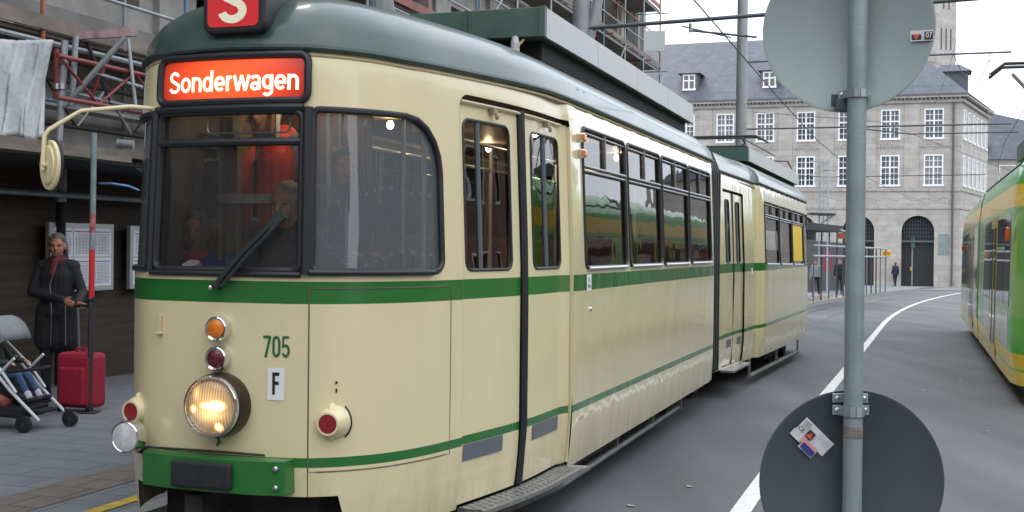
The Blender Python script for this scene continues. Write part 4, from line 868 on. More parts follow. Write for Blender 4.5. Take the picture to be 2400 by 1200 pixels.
# stroller with child
p = onplat(70, 1004); SR = thing('stroller', 'pushchair with grey hood, white frame and small black wheels at the left edge', 'stroller', p, R_(-12))
wh = mat('white_enamel_tube', (.6, .62, .64), .35)
def rx(pts, r, name, m_, par=SR, n=8): return MB().tube(pts, r, n).build(name, m_, par, smooth=True)
for y in (-.2, .22):
    rx([(-.30, y, .60), (-.05, y, .34), (.22, y, .10)], .014, 'frame_tube', wh); rx([(-.62, y, .12), (-.25, y, .40), (-.02, y, .62)], .013, 'frame_tube', wh); rx([(-.45, y, .78), (-.15, y, .52), (.0, y, .33)], .013, 'frame_tube', wh)
def swheel(x, y, r=.072):
    f = MB().lathe((x, y - .018, r), (0, 1, 0), [(0, r * .75), (.004, r), (.032, r), (.036, r * .75), (.03, r * .72)], 22).build('wheel', M_rub, SR, smooth=True)
    mb = MB()
    for k_ in range(6): mb.box((x, y, r), (r * 1.4, .012, .012), 0, 0, k_ * math.pi / 6)
    mb.lathe((x, y - .02, r), (0, 1, 0), [(0, .018), (.04, .018), (.042, 0)], 10); mb.build('rim', mat('dark_grey_plastic', (.05, .05, .055), .5), f); rx([(x - .02, y - .03, r), (x - .03, y - .02, r * 2.2)], .014, 'fork', M_black)
for x, y in ((.10, -.24), (.27, .18), (-.60, -.24), (-.55, .25)): swheel(x, y)
mb = MB(); mb.grid(lambda a, b: (-.33 + .22 * math.cos(a), b, .66 + .30 * math.sin(a)), [R_(20 + 14 * i) for i in range(11)], [-.2, -.1, 0, .1, .2]); hd = mb.build('hood', mat('grey_hood_fabric', (.22, .23, .24), .8, var=.15, bump=.2, bscale=20), SR, smooth=True); q = hd.modifiers.new('s', 'SOLIDIFY'); q.thickness = .012
mb = MB(); mb.prism([Vector((-.33 + .22 * math.cos(R_(a)), -.205, .66 + .30 * math.sin(R_(a)))) for a in range(20, 161, 14)] + [Vector((-.40, -.205, .60))], (0, .01, 0)); mb.build('hood_side', MATS['grey_hood_fabric'], SR)
mb = MB(); mb.prism([Vector(q) for q in ((-.45, -.18, .42), (-.12, -.18, .36), (.02, -.18, .30), (.02, -.18, .26), (-.15, -.18, .30), (-.48, -.18, .33), (-.62, -.18, .8), (-.56, -.18, .82))], (0, .36, 0)); mb.build('seat_shell', M_black, SR, bevel=.02)
mb = MB(); mb.prism([Vector(q) for q in ((-.50, -.17, .12), (.04, -.17, .10), (.10, -.17, .20), (-.50, -.17, .26))], (0, .34, 0)); mb.build('basket', mat('black_net', (.015, .015, .016), .8), SR, bevel=.03)
rx([(-.1, -.18, .50), (.08, -.16, .52), (.12, 0, .52), (.08, .16, .52), (-.1, .18, .50)], .014, 'bumper_bar', M_black)
mb = MB(); mb.box((.12, 0, .16), (.12, .26, .03)); mb.build('foot_rest', M_black, SR, bevel=.01)
bagm = mat('orange_white_bag', (.30, .07, .05), .5, var=.8, scale=22)
bg_ = MB(); bg_.ell((-.22, -.12, .25), (.13, .09, .09)); BG = fuse(bg_, 'shopping_bag', bagm, None, .015); BG.location = p; BG.rotation_euler = (0, 0, R_(-12)); tag(BG, 'orange and white shopping bag stuffed in the pushchair basket', 'bag')
cm_ = SR.matrix_world if False else (Matrix.Translation(p) @ Matrix.Rotation(R_(-12), 4, 'Z'))
cp = cm_ @ Vector((-.30, 0, .42))
child = person('person', 'small child in a dark green jacket and blue jeans sitting in the pushchair', cp - Vector((0, 0, .50)), R_(-102), .95,
    J=dict(pel=(0, 0, .93), bel=(0, -.05, 1.08), che=(0, -.10, 1.26), nek=(0, -.12, 1.42), hed=(0, -.10, 1.57), hip=(.09, 0, .92), kne=(.12, .40, .97), ank=(.13, .62, .62), toe=(.13, .78, .62), sh=(.17, -.10, 1.38), elb=(.24, .05, 1.18), wri=(.20, .28, 1.16), hand=(0, .09, 0)),
    top=mat('dark_green_jacket', (.03, .045, .035), .8, var=.2), bottom=den, shoe=mat('navy_shoe', (.02, .025, .04), .6), skin=SK, hairm=mat('brown_hair', (.08, .05, .03), .7), vox=.012)
for s_ in (-1, 1): MB().cap((.13 * s_, .575, .70), (.13 * s_, .61, .64), .052, .05).build('sock', mat('lilac_sock', (.5, .48, .62), .8), child, smooth=True)
# people inside the tram
def inpx(px, Y, z): q = at(px, 580, Y); return Vector((q.x, Y, z))
def intram(x, y, z): 
    a = -R_(18.7); return Vector((-1.402 + x * math.cos(a) - y * math.sin(a), 5.871 + x * math.sin(a) + y * math.cos(a), z))
SIT = dict(pel=(0, 0, .93), bel=(0, .02, 1.10), che=(0, .02, 1.28), nek=(0, .02, 1.45), hed=(0, .05, 1.575), hip=(.09, 0, .92), kne=(.12, .42, .93), ank=(.12, .44, .52), toe=(.12, .6, .47), elb=(.25, .12, 1.14), wri=(.17, .34, 1.12), hand=(0, .08, .03))
person('person', 'tram driver with grey moustache in a dark grey shirt seated behind the windscreen', inpx(682, 6.85, .33), R_(-18.7 + 180), 1.76, J=SIT, top=mat('dark_grey_shirt', (.035, .04, .045), .8, var=.2), bottom=cloth_blk, shoe=cloth_blk, skin=SKD, hairm=mat('white_grey_hair', (.3, .29, .28), .7), hair='short', beard=True, vox=.012)
vest = person('person', 'standing man in an orange high visibility vest over a lilac shirt behind the driver', inpx(628, 7.12, .89), R_(-18.7 + 170), 1.74, J=dict(elb=(.27, .0, 1.12), wri=(.22, .16, .98)), top=mat('lilac_shirt', (.16, .16, .24), .8), bottom=cloth_blk, shoe=cloth_blk, skin=SKD, hairm=MATS['brown_hair'], vox=.013)
mb = MB()
for s_ in (-1, 1): mb.cap((.11 * s_, .045, 1.0), (.11 * s_, .05, 1.30), .125, .12); mb.cap((.11 * s_, .05, 1.30), (.12 * s_, .01, 1.43), .118, .085)
fuse(mb, 'safety_vest', mat('hi_vis_orange', (.62, .045, .018), .6, emit=None), vest, .014)
MB().lathe((0, .02, 1.06), (0, 0, 1), [(0, .27), (.05, .27)], 24).build('reflective_band', mat('reflective_silver', (.45, .45, .45), .4), vest); vest.children[-1].scale = (1, .66, 1)
person('person', 'grey haired passenger in a bright red scarf low behind the left half of the windscreen', inpx(462, 7.1, .31), R_(-18.7 + 200), 1.62, J=SIT, top=mat('blue_jacket', (.03, .07, .35), .8), bottom=cloth_blk, shoe=cloth_blk, skin=SK, hairm=MATS['grey_hair'], scarf=mat('bright_red_scarf', (.6, .01, .02), .8), vox=.014)
person('person', 'passenger in a plum jacket dimly seen through the large cab side window', inpx(800, 7.25, .72), R_(-18.7 - 130), 1.6, J=dict(elb=(.26, .1, 1.12), wri=(.07, .30, 1.02), hand=(-.01, .09, .02)), top=mat('grey_plum_jacket', (.06, .04, .07), .8), bottom=cloth_blk, shoe=cloth_blk, skin=SK, hairm=MATS['brown_hair'], vox=.014)
# people further down the platform and crossing
def far(px, py, Hpx, label, rz, h=PL, **k):
    p = gp(px, py, h); s_ = FPX / p.y; return person('person', label, p, rz, Hpx / s_, vox=.022, fine=False, **k)
org = mat('orange_shoe', (.7, .25, .05), .6)
far(1912, 695, 86, 'person in a pale grey jumper and orange shoes beside the tail of the cream tram', R_(150), top=mat('pale_grey_jumper', (.30, .33, .34), .8), bottom=cloth_blk, shoe=org, skin=SK, hairm=MATS['brown_hair'], J=dict(toe=(.16, .14, .035), ank=(.15, 0, .09), kne=(.12, .02, .49)))
far(1967, 690, 82, 'man in a black jacket and black trousers standing just left of the sign pole', R_(175), top=cloth_blk, bottom=cloth_blk, shoe=cloth_blk, skin=SK, hairm=MATS['grey_hair'])
far(2098, 671, 56, 'pedestrian in a navy jacket with a dark red hem walking near the stone arch', R_(10), h=.02, top=mat('navy_jacket', (.015, .018, .05), .8), bottom=mat('dark_navy', (.015, .014, .03), .8), shoe=cloth_blk, skin=SKR, hairm=MATS['brown_hair'], J=dict(kneR=(.10, .10, .50), ankR=(.09, .12, .09), toeR=(.1, .26, .04), ankL=(-.08, -.12, .12), toeL=(-.09, .04, .05)))

# ================================================================ FOREGROUND SIGN POST
gs = mat('sign_back_grey_green', (.285, .35, .34), .5, metal=.15, var=.07, scale=2.2, detail=9, stretch=(3, 3, .7), bump=.05, bscale=200); gd = mat('dark_sign_back', (.056, .077, .086), .45, var=.13, scale=2.5, detail=9, stretch=(3, 3, .7))
P0 = at(2004, 600, 3.9); px_, py_ = P0.x, P0.y
post = thing('sign_post', 'galvanised grey tube post in the foreground carrying the backs of two round signs', 'post', (px_, py_, 0))
MB().tube([(0, 0, -.05), (0, 0, 1.6), (0, 0, 3.4)], .0305, 28).build('pole', mat('zinc_post', (.27, .335, .36), .5, metal=.35, var=.12, scale=9, bump=.12, bscale=150), post, smooth=True)
mb = MB(); mb.tube([(0, 0, 1.14), (0, 0, 1.178)], .0312, 28, caps=False); mb.build('rust_mark', mat('brown_smear', (.19, .17, .15), .7, var=.35, scale=25, stretch=(1, 1, 3)), post, smooth=True)
mb = MB(); mb.lathe((0, 0, 0), (0, 0, 1), [(-.05, .07), (.02, .07), (.05, .035)], 20); mb.build('base_collar', M_alu, post)
def clamp(z, yoff, wid=.118, par=post, upper=True):
    mb = MB(); 
    mb.tube([(-wid / 2 + .01, .035, z), (-.04, .028, z), (-.034, 0, z), (-.02, -.031, z), (0, -.037, z), (.02, -.031, z), (.034, 0, z), (.04, .028, z), (wid / 2 - .01, .035, z)], .006, 8)
    c_ = mb.build('clamp', mat('clamp_zinc', (.35, .40, .42), .35, metal=.6), par, smooth=True); c_.scale = (1, 1, 1); return c_
def disc(name, label, cx, cz, r, m_, rz, yb):
    o = thing(name, label, 'sign', (px_, py_, cz), 0)
    d = MB(); prof = [(0, r - .002), (.002, r), (.004, r), (.010, r - .001), (.010, r - .006), (.004, r - .012)]
    d.lathe((cx, yb, 0), (math.sin(rz), -math.cos(rz), 0), [(-.008, r), (.002, r), (.002, r - .010), (-.001, r - .014)], 96)
    return o, d.build('disc', m_, o, smooth=True)
up = at(1990, 64, 3.93); lo_ = at(2000, 1132, 3.93)
usign, ud = disc('round_sign', 'pale grey green back of the upper round sign with a 07 sticker', up.x - px_, up.z, .272, gs, R_(-21), .052)
lsign, ld = disc('round_sign', 'dark grey back of the lower round sign with a tilted paper sticker', lo_.x - px_, lo_.z, .300, gd, 0, .046)
def bracket(o, z, name='bracket', wpx=.118, h=.032, back=True, zz=None):
    mb = MB(); w_ = wpx / 2; zm = mat('bracket_zinc', (.36, .42, .44), .38, metal=.5, var=.1, scale=20)
    prof = [(-w_, .030), (-.042, .030), (-.034, .012), (-.030, -.012), (-.018, -.030), (0, -.0345), (.018, -.030), (.030, -.012), (.034, .012), (.042, .030), (w_, .030)]
    outer_ = [Vector((x, y, z - h / 2)) for x, y in prof] + [Vector((x * 1.0, y + (.004 if abs(x) > .035 else 0), z - h / 2)) for x, y in []]
    for i in range(len(prof) - 1):
        a, b = prof[i], prof[i + 1]; d = Vector((b[0] - a[0], b[1] - a[1], 0)).normalized(); n_ = Vector((d.y, -d.x, 0)) * .004
        q = [Vector((a[0], a[1], z - h / 2)), Vector((b[0], b[1], z - h / 2)), Vector((b[0], b[1], z - h / 2)) + n_, Vector((a[0], a[1], z - h / 2)) + n_]; mb.hexa(q, [v + Vector((0, 0, h)) for v in q])
    f = mb.build(name, zm, o)
    for s_ in (-1, 1): MB().lathe((s_ * (w_ - .014), .026, z), (0, -1, 0), [(0, .009), (.006, .009), (.009, .004), (.009, 0)], 6).build('bolt', M_alu, f)
    return f
zc = lambda py, Yd=3.86: at(2004, py, Yd).z
bracket(usign, zc(216) - up.z, 'clamp', .108, .026); mb = MB(); mb.box((-.032, .03, zc(240) - up.z), (.06, .02, .035)); mb.box((0, .045, zc(228) - up.z), (.14, .014, .04)); mb.build('rear_bracket', gd, usign, bevel=.003)
bracket(lsign, zc(967) - lo_.z, 'clamp', .118, .032); f = MB(); f.box((0, .036, zc(940) - lo_.z), (.116, .006, .03)); f = f.build('rear_bracket', mat('bracket_zinc', (.3, .3, .3)), lsign, bevel=.002)
for s_ in (-1, 1): MB().lathe((s_ * .044, .033, zc(940) - lo_.z), (0, -1, 0), [(0, .009), (.006, .009), (.009, .003), (.009, 0)], 6).build('bolt', M_alu, f)
# stickers
def sticker(parent, c, rz, ax_y, pieces, name='sticker', base=None):
    """flat pieces: (poly2d, material) in the sign plane; c centre in the sign's own coordinates"""
    ca, sa = math.cos(rz), math.sin(rz); first = None
    for i, (poly, m_) in enumerate(pieces):
        mb = MB(); k = ax_y - .0008 * (i + 1)
        def W(x, y): X_ = x * ca - y * sa; Z_ = x * sa + y * ca; return Vector((c.x + X_, c.y + k + (X_ * base if base else 0), c.z + Z_))
        if isinstance(poly, str) is False and isinstance(poly, list): mb.add([W(x, y) for x, y in poly], [tuple(range(len(poly)))])
        else:
            body_, size, ox, oy, sx_ = poly; vs, fs = textmesh(body_, size, bold=.0004, sx=sx_); mb.add([W(x + ox, y + oy) for x, y in vs], fs)
        o = mb.build(name if first is None else 'print', m_, parent if first is None else first)
        if first is None: first = o
    return first
def R2(x0, y0, x1, y1): return [(x0, y0), (x1, y0), (x1, y1), (x0, y1)]
stw = mat('sticker_paper', (.62, .64, .66), .45, var=.08, scale=60); stp = mat('sticker_print_grey', (.25, .27, .3), .6); st_r = mat('sticker_red', (.65, .10, .05), .5); st_b = mat('sticker_blue', (.03, .04, .20), .5); st_k = mat('sticker_black', (.03, .03, .035), .5); st_pk = mat('sticker_pink', (.62, .3, .28), .5)
P1 = at(1908, 1025, 3.94); c_ = Vector((P1.x - px_, .046, P1.z - lo_.z))
pcs = [(R2(-.062, -.026, .062, .03), stw), (R2(-.066, -.046, -.02, -.02), stw), (R2(-.018, -.058, .04, -.018), stw)]
for k_ in range(5): pcs.append((R2(-.058, .022 - .0045 * k_, -.030, .024 - .0045 * k_), stp))
pcs += [(R2(-.028, -.018, -.002, .010), st_k), ([(-.026, -.014), (-.004, -.014), (-.015, .006)], st_r), (R2(-.028, -.042, -.004, -.022), st_pk), (R2(-.014, -.054, .036, -.034), st_b), (R2(-.014, -.033, .036, -.022), st_pk)]
pcs += [(('CE', .020, -.050, -.010, 1.0), st_k)] + [(R2(.0, .016 - .004 * k_, .052, .0168 - .004 * k_), stp) for k_ in range(4)]
sticker(lsign, c_, R_(-44), -.004, pcs)
P2 = at(2152, 88, 3.90); rzb = math.tan(R_(-21))
c_ = Vector((P2.x - px_, .052 - (up.x - px_ - (P2.x - px_)) * rzb * 1.0, P2.z - up.z))
pcs = [(R2(-.033, -.017, .033, .017), stw), (R2(-.030, -.013, -.002, .004), st_k), ([(-.028, .005), (-.006, .005), (-.017, -.012)], st_r), (R2(.006, -.013, .030, .012), st_k), (('07', .024, .018, .0, .75), stw)]
sticker(usign, c_, 0, -.006, pcs, base=math.tan(R_(-21)))
for c in (usign,): pass

# ================================================================ STONE BUILDING AT THE END OF THE STREET
stone = blockmat('limestone_blocks', (.36, .335, .305), (.43, .405, .37), (.25, .235, .215), 1.5, .42, .008, nv=.18, nscale=1.1, bump=.25)
stone2 = mat('carved_stone', (.37, .345, .315), .85, var=.22, scale=3, bump=.5, bscale=9); slate = blockmat('slate_roof', (.07, .08, .10), (.095, .108, .13), (.05, .055, .07), .5, .28, .012, nv=.2, nscale=.8, bump=.3, rough=.55)
wwood = mat('white_window_paint', (.78, .79, .80), .5); dpane = mat('dark_window_glass', (.05, .06, .075), .08, spec=.8, var=.5, scale=.5)
KX, KY = 33.6, 91.3; ang = math.atan2(-.33, .944)    # local x runs left to right towards the corner
tb = thing('stone_building', 'large grey stone office building with slate mansard roof and white gridded windows closing the street', 'building', (KX, KY, -.92), ang)
def mP(x, z, off=0): return Vector((x, -off, z))
Z0 = .92
EAV = 13.57 + Z0; SW = [1.93 + 3.15 * k for k in range(11)]
wholes = []
for s_ in SW:
    wholes.append(R2(-s_ - .70, 10.30 + Z0, -s_ + .70, 12.58 + Z0)); wholes.append(R2(-s_ - .70, 6.75 + Z0, -s_ + .70, 9.1 + Z0))
ARC = [3.0 + 4.35 * k for k in range(7)]
def archloop(s_, r=1.18, zs0=.02, zt=5.40):
    return [(-s_ - r, zs0), (-s_ + r, zs0)] + [(-s_ + r * math.cos(R_(a)), zt - r + r * math.sin(R_(a))) for a in range(0, 181, 12)]
wall = sheet('front_wall', mP, R2(-36, 0, 0, EAV), wholes + [archloop(s_) for s_ in ARC], stone, tb, smooth=False)
q = wall.modifiers.new('s', 'SOLIDIFY'); q.thickness = .35; q.offset = -1
def bigwin(par, mp, cx, z0, z1, wdt, cols=4, rows=4, dep=.18, nm='window'):
    mb = MB(); x0, x1 = cx - wdt / 2, cx + wdt / 2
    def bx(a, b, c__, d, t0, t1):
        q0 = [mp(a, c__, t0), mp(b, c__, t0), mp(b, d, t0), mp(a, d, t0)]; q1 = [mp(a, c__, t1), mp(b, c__, t1), mp(b, d, t1), mp(a, d, t1)]; mb.hexa(q0, q1)
    e = .10
    bx(x0, x0 + e, z0, z1, -dep, .03); bx(x1 - e, x1, z0, z1, -dep, .03); bx(x0 + e, x1 - e, z1 - e, z1, -dep, .03); bx(x0 - .06, x1 + .06, z0 - .06, z0 + e, -dep, .10)
    cx_ = (x0 + x1) / 2; zm = z0 + (z1 - z0) * .60; bx(cx_ - .06, cx_ + .06, z0 + e, z1 - e, -dep, -.02); bx(x0 + e, cx_ - .06, zm - .055, zm + .055, -dep, -.02); bx(cx_ + .06, x1 - e, zm - .055, zm + .055, -dep, -.02)
    for i in range(1, cols):
        if i * 2 == cols: continue
        x = x0 + e + (wdt - 2 * e) * i / cols
        bx(x - .02, x + .02, z0 + e, zm - .055, -dep + .02, -.05); bx(x - .02, x + .02, zm + .055, z1 - e, -dep + .02, -.05)
    for z in (z0 + (zm - z0) * .36, z0 + (zm - z0) * .68, zm + (z1 - zm) * .5):
        bx(x0 + e, cx_ - .06, z - .02, z + .02, -dep + .025, -.055); bx(cx_ + .06, x1 - e, z - .02, z + .02, -dep + .025, -.055)
    f = mb.build(nm, wwood, par)
    MB().add([mp(x0, z0, -dep + .01), mp(x1, z0, -dep + .01), mp(x1, z1, -dep + .01), mp(x0, z1, -dep + .01)], [(0, 1, 2, 3)]).build('pane', random.choice((dpane, dpane, dpane, mat('curtained_window_glass', (.20, .205, .215), .15, spec=.8, var=.35, scale=1.5), mat('mid_tone_window_glass', (.10, .115, .14), .06, spec=.9, var=.6, scale=.8))), f)  # each pane gets a random tone
    return f
for s_ in SW:
    bigwin(tb, mP, -s_, 10.30 + Z0, 12.58 + Z0, 1.40); bigwin(tb, mP, -s_, 6.75 + Z0, 9.1 + Z0, 1.40)
def band(name, z, h, d, m_=stone2, x0=-36, x1=.0, par=tb):
    mb = MB(); mb.hexa([mP(x0, z, -.01), mP(x1 + d, z, -.01), mP(x1 + d, z, d), mP(x0, z, d)], [mP(x0, z + h, -.01), mP(x1 + d, z + h, -.01), mP(x1 + d, z + h, d), mP(x0, z + h, d)]); return mb.build(name, m_, par)
band('string_course', 6.35 + Z0, .25, .10); band('string_course', 5.0 + Z0, .18, .08); band('string_course', 9.72 + Z0, .08, .05); band('cornice', EAV - .55, .22, .22); band('cornice', EAV - .2, .2, .5); band('plinth', 0, .8, .10, stone2, -36, -36.0)
mb = MB()
for i in range(120): mb.hexa(*[[mP(-35.9 + .3 * i + a, z, d_) for a, d_ in ((0, .01), (.14, .01), (.14, .36), (0, .36))] for z in (EAV - .33, EAV - .2)])
mb.build('dentil_course', stone2, tb)['kind'] = 'stuff'
for k_ in range(10):
    s_ = SW[k_] + 1.575; mb = MB(); mb.hexa([mP(-s_ - .55, 6.6 + Z0, .003), mP(-s_ + .55, 6.6 + Z0, .003), mP(-s_ + .55, 6.6 + Z0, .07), mP(-s_ - .55, 6.6 + Z0, .07)], [mP(-s_ - .55, EAV - .55, .003), mP(-s_ + .55, EAV - .55, .003), mP(-s_ + .55, EAV - .55, .07), mP(-s_ - .55, EAV - .55, .07)]); mb.build('pilaster', stone, tb)
for s_ in SW:      # carved relief panels under the upper windows
    mb = MB()
    for i in range(26):
        x = -s_ - .75 + 1.5 * (i + .5) / 26; z = 9.98 + Z0 - .18 + .13 * math.sin(i * 1.45); mb.ell(mP(x, z, .0), (.055, .06, .07), 6, 4)
        if i % 3 == 0: mb.ell(mP(x, z + .16 * (1 if i % 2 else -1), 0), (.08, .05, .05), 6, 4)
    fr = MB()
    mb.hexa([mP(-s_ - .85, 9.55 + Z0, .002), mP(-s_ + .85, 9.55 + Z0, .002), mP(-s_ + .85, 9.55 + Z0, .02), mP(-s_ - .85, 9.55 + Z0, .02)], [mP(-s_ - .85, 9.6 + Z0, .002), mP(-s_ + .85, 9.6 + Z0, .002), mP(-s_ + .85, 9.6 + Z0, .02), mP(-s_ - .85, 9.6 + Z0, .02)])
    mb.build('relief', stone2, tb)
mb = MB()
for i in range(150):
    x = -35.8 + .24 * i; mb.ell(mP(x, 5.75 + Z0 + .12 * math.sin(i * 1.1), 0), (.08, .05, .09), 6, 4)
mb.build('carved_frieze', stone2, tb)['kind'] = 'stuff'
for s_ in ARC:     # arches: dark gates with grid fanlight
    g_ = MB(); L = archloop(s_); g_.add([mP(a, b, -.8) for a, b in L], [tuple(range(len(L)))]); g_ = g_.build('arch_gate', mat('dark_gate', (.02, .021, .024), .6), tb)
    mb = MB(); n_ = len(L)
    mb.grid(lambda i, d_: mP(*L[int(i) % n_], d_), list(range(1, n_)) + [0], [-.8, -.33]); mb.build('arch_soffit', stone2, g_)
    mb = MB()
    for i in range(1, 12):
        x = -1.18 + 2.36 * i / 12; h = math.sqrt(max(0, 1.18 ** 2 - x * x)); mb.tube([mP(-s_ + x, 3.45, -.40), mP(-s_ + x, 4.22 + h, -.40)], .022, 4)
    for i in range(6):
        z = 3.5 + .3 * i; h = 1.18 if z < 4.22 else math.sqrt(max(0, 1.18 ** 2 - (z - 4.22) ** 2)); mb.tube([mP(-s_ - h, z, -.40), mP(-s_ + h, z, -.40)], .022, 4)
    mb.tube([mP(-s_ - 1.25, 3.42, -.1), mP(-s_ + 1.25, 3.42, -.1)], .08, 6); mb.build('fanlight_grille', mat('gate_iron', (.07, .08, .10), .5), g_)
# side wing going back at the corner
dx, dy = .49, .87; ca, sa = math.cos(-ang), math.sin(-ang); ldx, ldy = dx * ca - dy * sa, dx * sa + dy * ca
def mS(x, z, off=0): return Vector((ldx * x + ldy * off, ldy * x - ldx * off, z))
SWN = [1.6 + 2.1 * k for k in range(6)]; sh_ = [R2(s_ - .5, 10.3 + Z0, s_ + .5, 12.58 + Z0) for s_ in SWN] + [R2(s_ - .5, 6.75 + Z0, s_ + .5, 9.1 + Z0) for s_ in SWN]
q = sheet('side_wall', mS, R2(0, 0, 13.4, EAV), sh_, stone, tb, smooth=False); 
for s_ in SWN: bigwin(tb, mS, s_, 10.3 + Z0, 12.58 + Z0, 1.0, 2); bigwin(tb, mS, s_, 6.75 + Z0, 9.1 + Z0, 1.0, 2)
def bandS(z, h, d):
    MB().hexa([mS(0, z, -.01), mS(13.6, z, -.01), mS(13.6, z, d), mS(0, z, d)], [mS(0, z + h, -.01), mS(13.6, z + h, -.01), mS(13.6, z + h, d), mS(0, z + h, d)]).build('side_cornice', stone2, tb)
bandS(EAV - .2, .2, .5); bandS(EAV - .55, .22, .22); bandS(6.35 + Z0, .25, .1); bandS(5.0 + Z0, .18, .08)
# roof: ridge, hip
RZ = 19.6 + Z0; back = Vector((0, 7.4, 0)); rl, rrg = Vector((-36, 7.4, RZ)), Vector((-5.2, 7.4, RZ)); c0 = mS(0, EAV, .5) + Vector((.1, -.5, 0)); cR_ = Vector((.55, -.5, EAV)); cS = mS(13.6, EAV, .55); rS = mS(13.0, RZ - 2.2, -6.5)
mb = MB(); mb.add([(-36, -.5, EAV), cR_, rrg, rl], [(0, 1, 2, 3)]); mb.add([cR_, cS, rS, rrg], [(0, 1, 2, 3)]); mb.add([(-36, 15, EAV), rl, rrg, (-3, 15, EAV)], [(0, 1, 2, 3)]); mb.build('roof', slate, tb)
mb = MB(); mb.box((-18, -.52, EAV + .03), (37, .14, .12)); mb.build('gutter', mat('zinc_gutter', (.10, .10, .12), .5), tb)
mb = MB()
for i in range(50): mb.box((-.7 - .7 * i, -.1, EAV + .62), (.03, .03, .16))
mb.tube([(-35.5, -.12, EAV + .7), (-.6, -.12, EAV + .7)], .018, 4); mb.build('snow_guard', mat('guard_metal', (.10, .11, .13), .5), tb)['kind'] = 'stuff'
slope = (RZ - EAV) / 7.9
for s_ in (7.9 + 0 * 1, 14.35, 20.8, 27.3):
    zb = EAV + 1.05; yb = -.5 + (zb - EAV) / slope; d_ = MB(); d_.hexa([(-s_ - .62, yb - .05, zb), (-s_ + .62, yb - .05, zb), (-s_ + .62, yb + 2.2, zb), (-s_ - .62, yb + 2.2, zb)], [(-s_ - .62, yb - .05, zb + 1.45), (-s_ + .62, yb - .05, zb + 1.45), (-s_ + .62, yb + 2.2, zb + 1.45), (-s_ - .62, yb + 2.2, zb + 1.45)])
    dm_ = d_.build('dormer', mat('dormer_copper', (.15, .13, .12), .6), tb); r_ = MB(); r_.add([(-s_ - .95, yb - .25, zb + 1.42), (-s_ + .95, yb - .25, zb + 1.42), (-s_ + .95, yb + 2.8, zb + 1.42), (-s_ - .95, yb + 2.8, zb + 1.42), (-s_, yb + .7, zb + 2.15), (-s_, yb + 2.8, zb + 2.15)], [(0, 1, 4), (1, 2, 5, 4), (3, 0, 4, 5), (0, 3, 2, 1)]); r_.build('dormer_roof', slate, dm_)
    yq = yb
    bigwin(dm_, lambda x, z, off=0: Vector((x, yq - .06 - off * .3, z)), -s_, zb + .08, zb + 1.32, 1.0, 2, nm='dormer_window')
MB().tube([(-.55, -.14, .1), (-.55, -.14, EAV - .3)], .075, 8).build('downpipe', mat('dark_copper_pipe', (.09, .08, .085), .5), tb, smooth=True)
# plaque shape beside the gate
pl = at(2191, 617, 92.2); MB().box(mP(-1.15, 2.9 + Z0 - .6, .02), (.75, .04, 1.6)).build('wall_plaque', mat('verdigris', (.20, .25, .25), .7, var=.2), tb, bevel=.02)
# tower behind
tp = at(2208, 160, 112); tw_ = thing('stone_tower', 'tall square stone tower rising behind the slate roof', 'tower', (tp.x + .75, 116, -1), R_(28))
MB().box((0, 0, 22), (2.6, 2.6, 44)).build('shaft', stone, tw_)
for z in (24.8, 24.8):
    pass
for k_ in range(3): MB().box((-.75 + .62 * k_ + .1, -1.30, at(2225, 88, 114).z + 1), (.16, .04, 2.0)).build('slit_window', mat('slit_dark', (.07, .065, .07), .7), tw_)
for k_ in range(2): MB().box((-.4 + .7 * k_, -1.30, at(2225, 2, 114).z + 1.4), (.16, .04, 2.0)).build('slit_window', MATS['slit_dark'], tw_)
b_ = at(2232, 190, 108); pen = thing('roof_penthouse', 'slate clad penthouse block on the ridge below the tower', 'rooftop block', (b_.x, 108, 0), ang)
mb = MB(); mb.box((0, 0, at(2232, 215, 108).z - 1), (2.6, 2.5, 5.2)); mb.build('wall', slate, pen); zt = at(2232, 215, 108).z + 1.6; mb = MB(); mb.add([(-1.7, -1.6, zt), (1.6, -1.6, zt), (1.6, 1.6, zt), (-1.7, 1.6, zt), (-.9, 0, zt + .8), (.6, 0, zt + .8)], [(0, 1, 5, 4), (1, 2, 5), (2, 3, 4, 5), (3, 0, 4), (0, 3, 2, 1)]); mb.build('cap', slate, pen)
# second building to the right
b2 = thing('stone_building', 'smaller grey stone building with slate hipped roof partly hidden by the green and yellow tram', 'building', (54.0, 126, -1), ang)
e2 = at(2350, 372, 126).z + 1; r2 = at(2310, 246, 130).z + 1
q = MB().box((3, 5, e2 / 2), (22, 10, e2)).build('wall', stone, b2)
MB().add([(-8.4, -.4, e2), (14.4, -.4, e2), (14.4, 10.4, e2), (-8.4, 10.4, e2), (-7, 5, r2), (-6.4, 5, r2)], [(0, 1, 5, 4), (1, 2, 5), (2, 3, 4, 5), (3, 0, 4), (0, 3, 2, 1)]).build('roof', slate, b2)
def wb2(x, z0, z1, w_, y=-.01, par=b2): bigwin(par, lambda a, b, off=0: Vector((a, y - off, b)), x, z0, z1, w_, 2)
for x in (-6.0, -2.6, .8, 4.2): wb2(x, at(2330, 425, 126).z + 1, at(2330, 385, 126).z + 1, 1.6)
MB().box((-5.2, 1.2, at(2330, 345, 126).z + 1), (1.5, 2, 1.3)).build('dormer', slate, b2); wb2(-5.2, at(2330, 350, 126).z + .9, at(2330, 328, 126).z + 1, 1.1, .17)

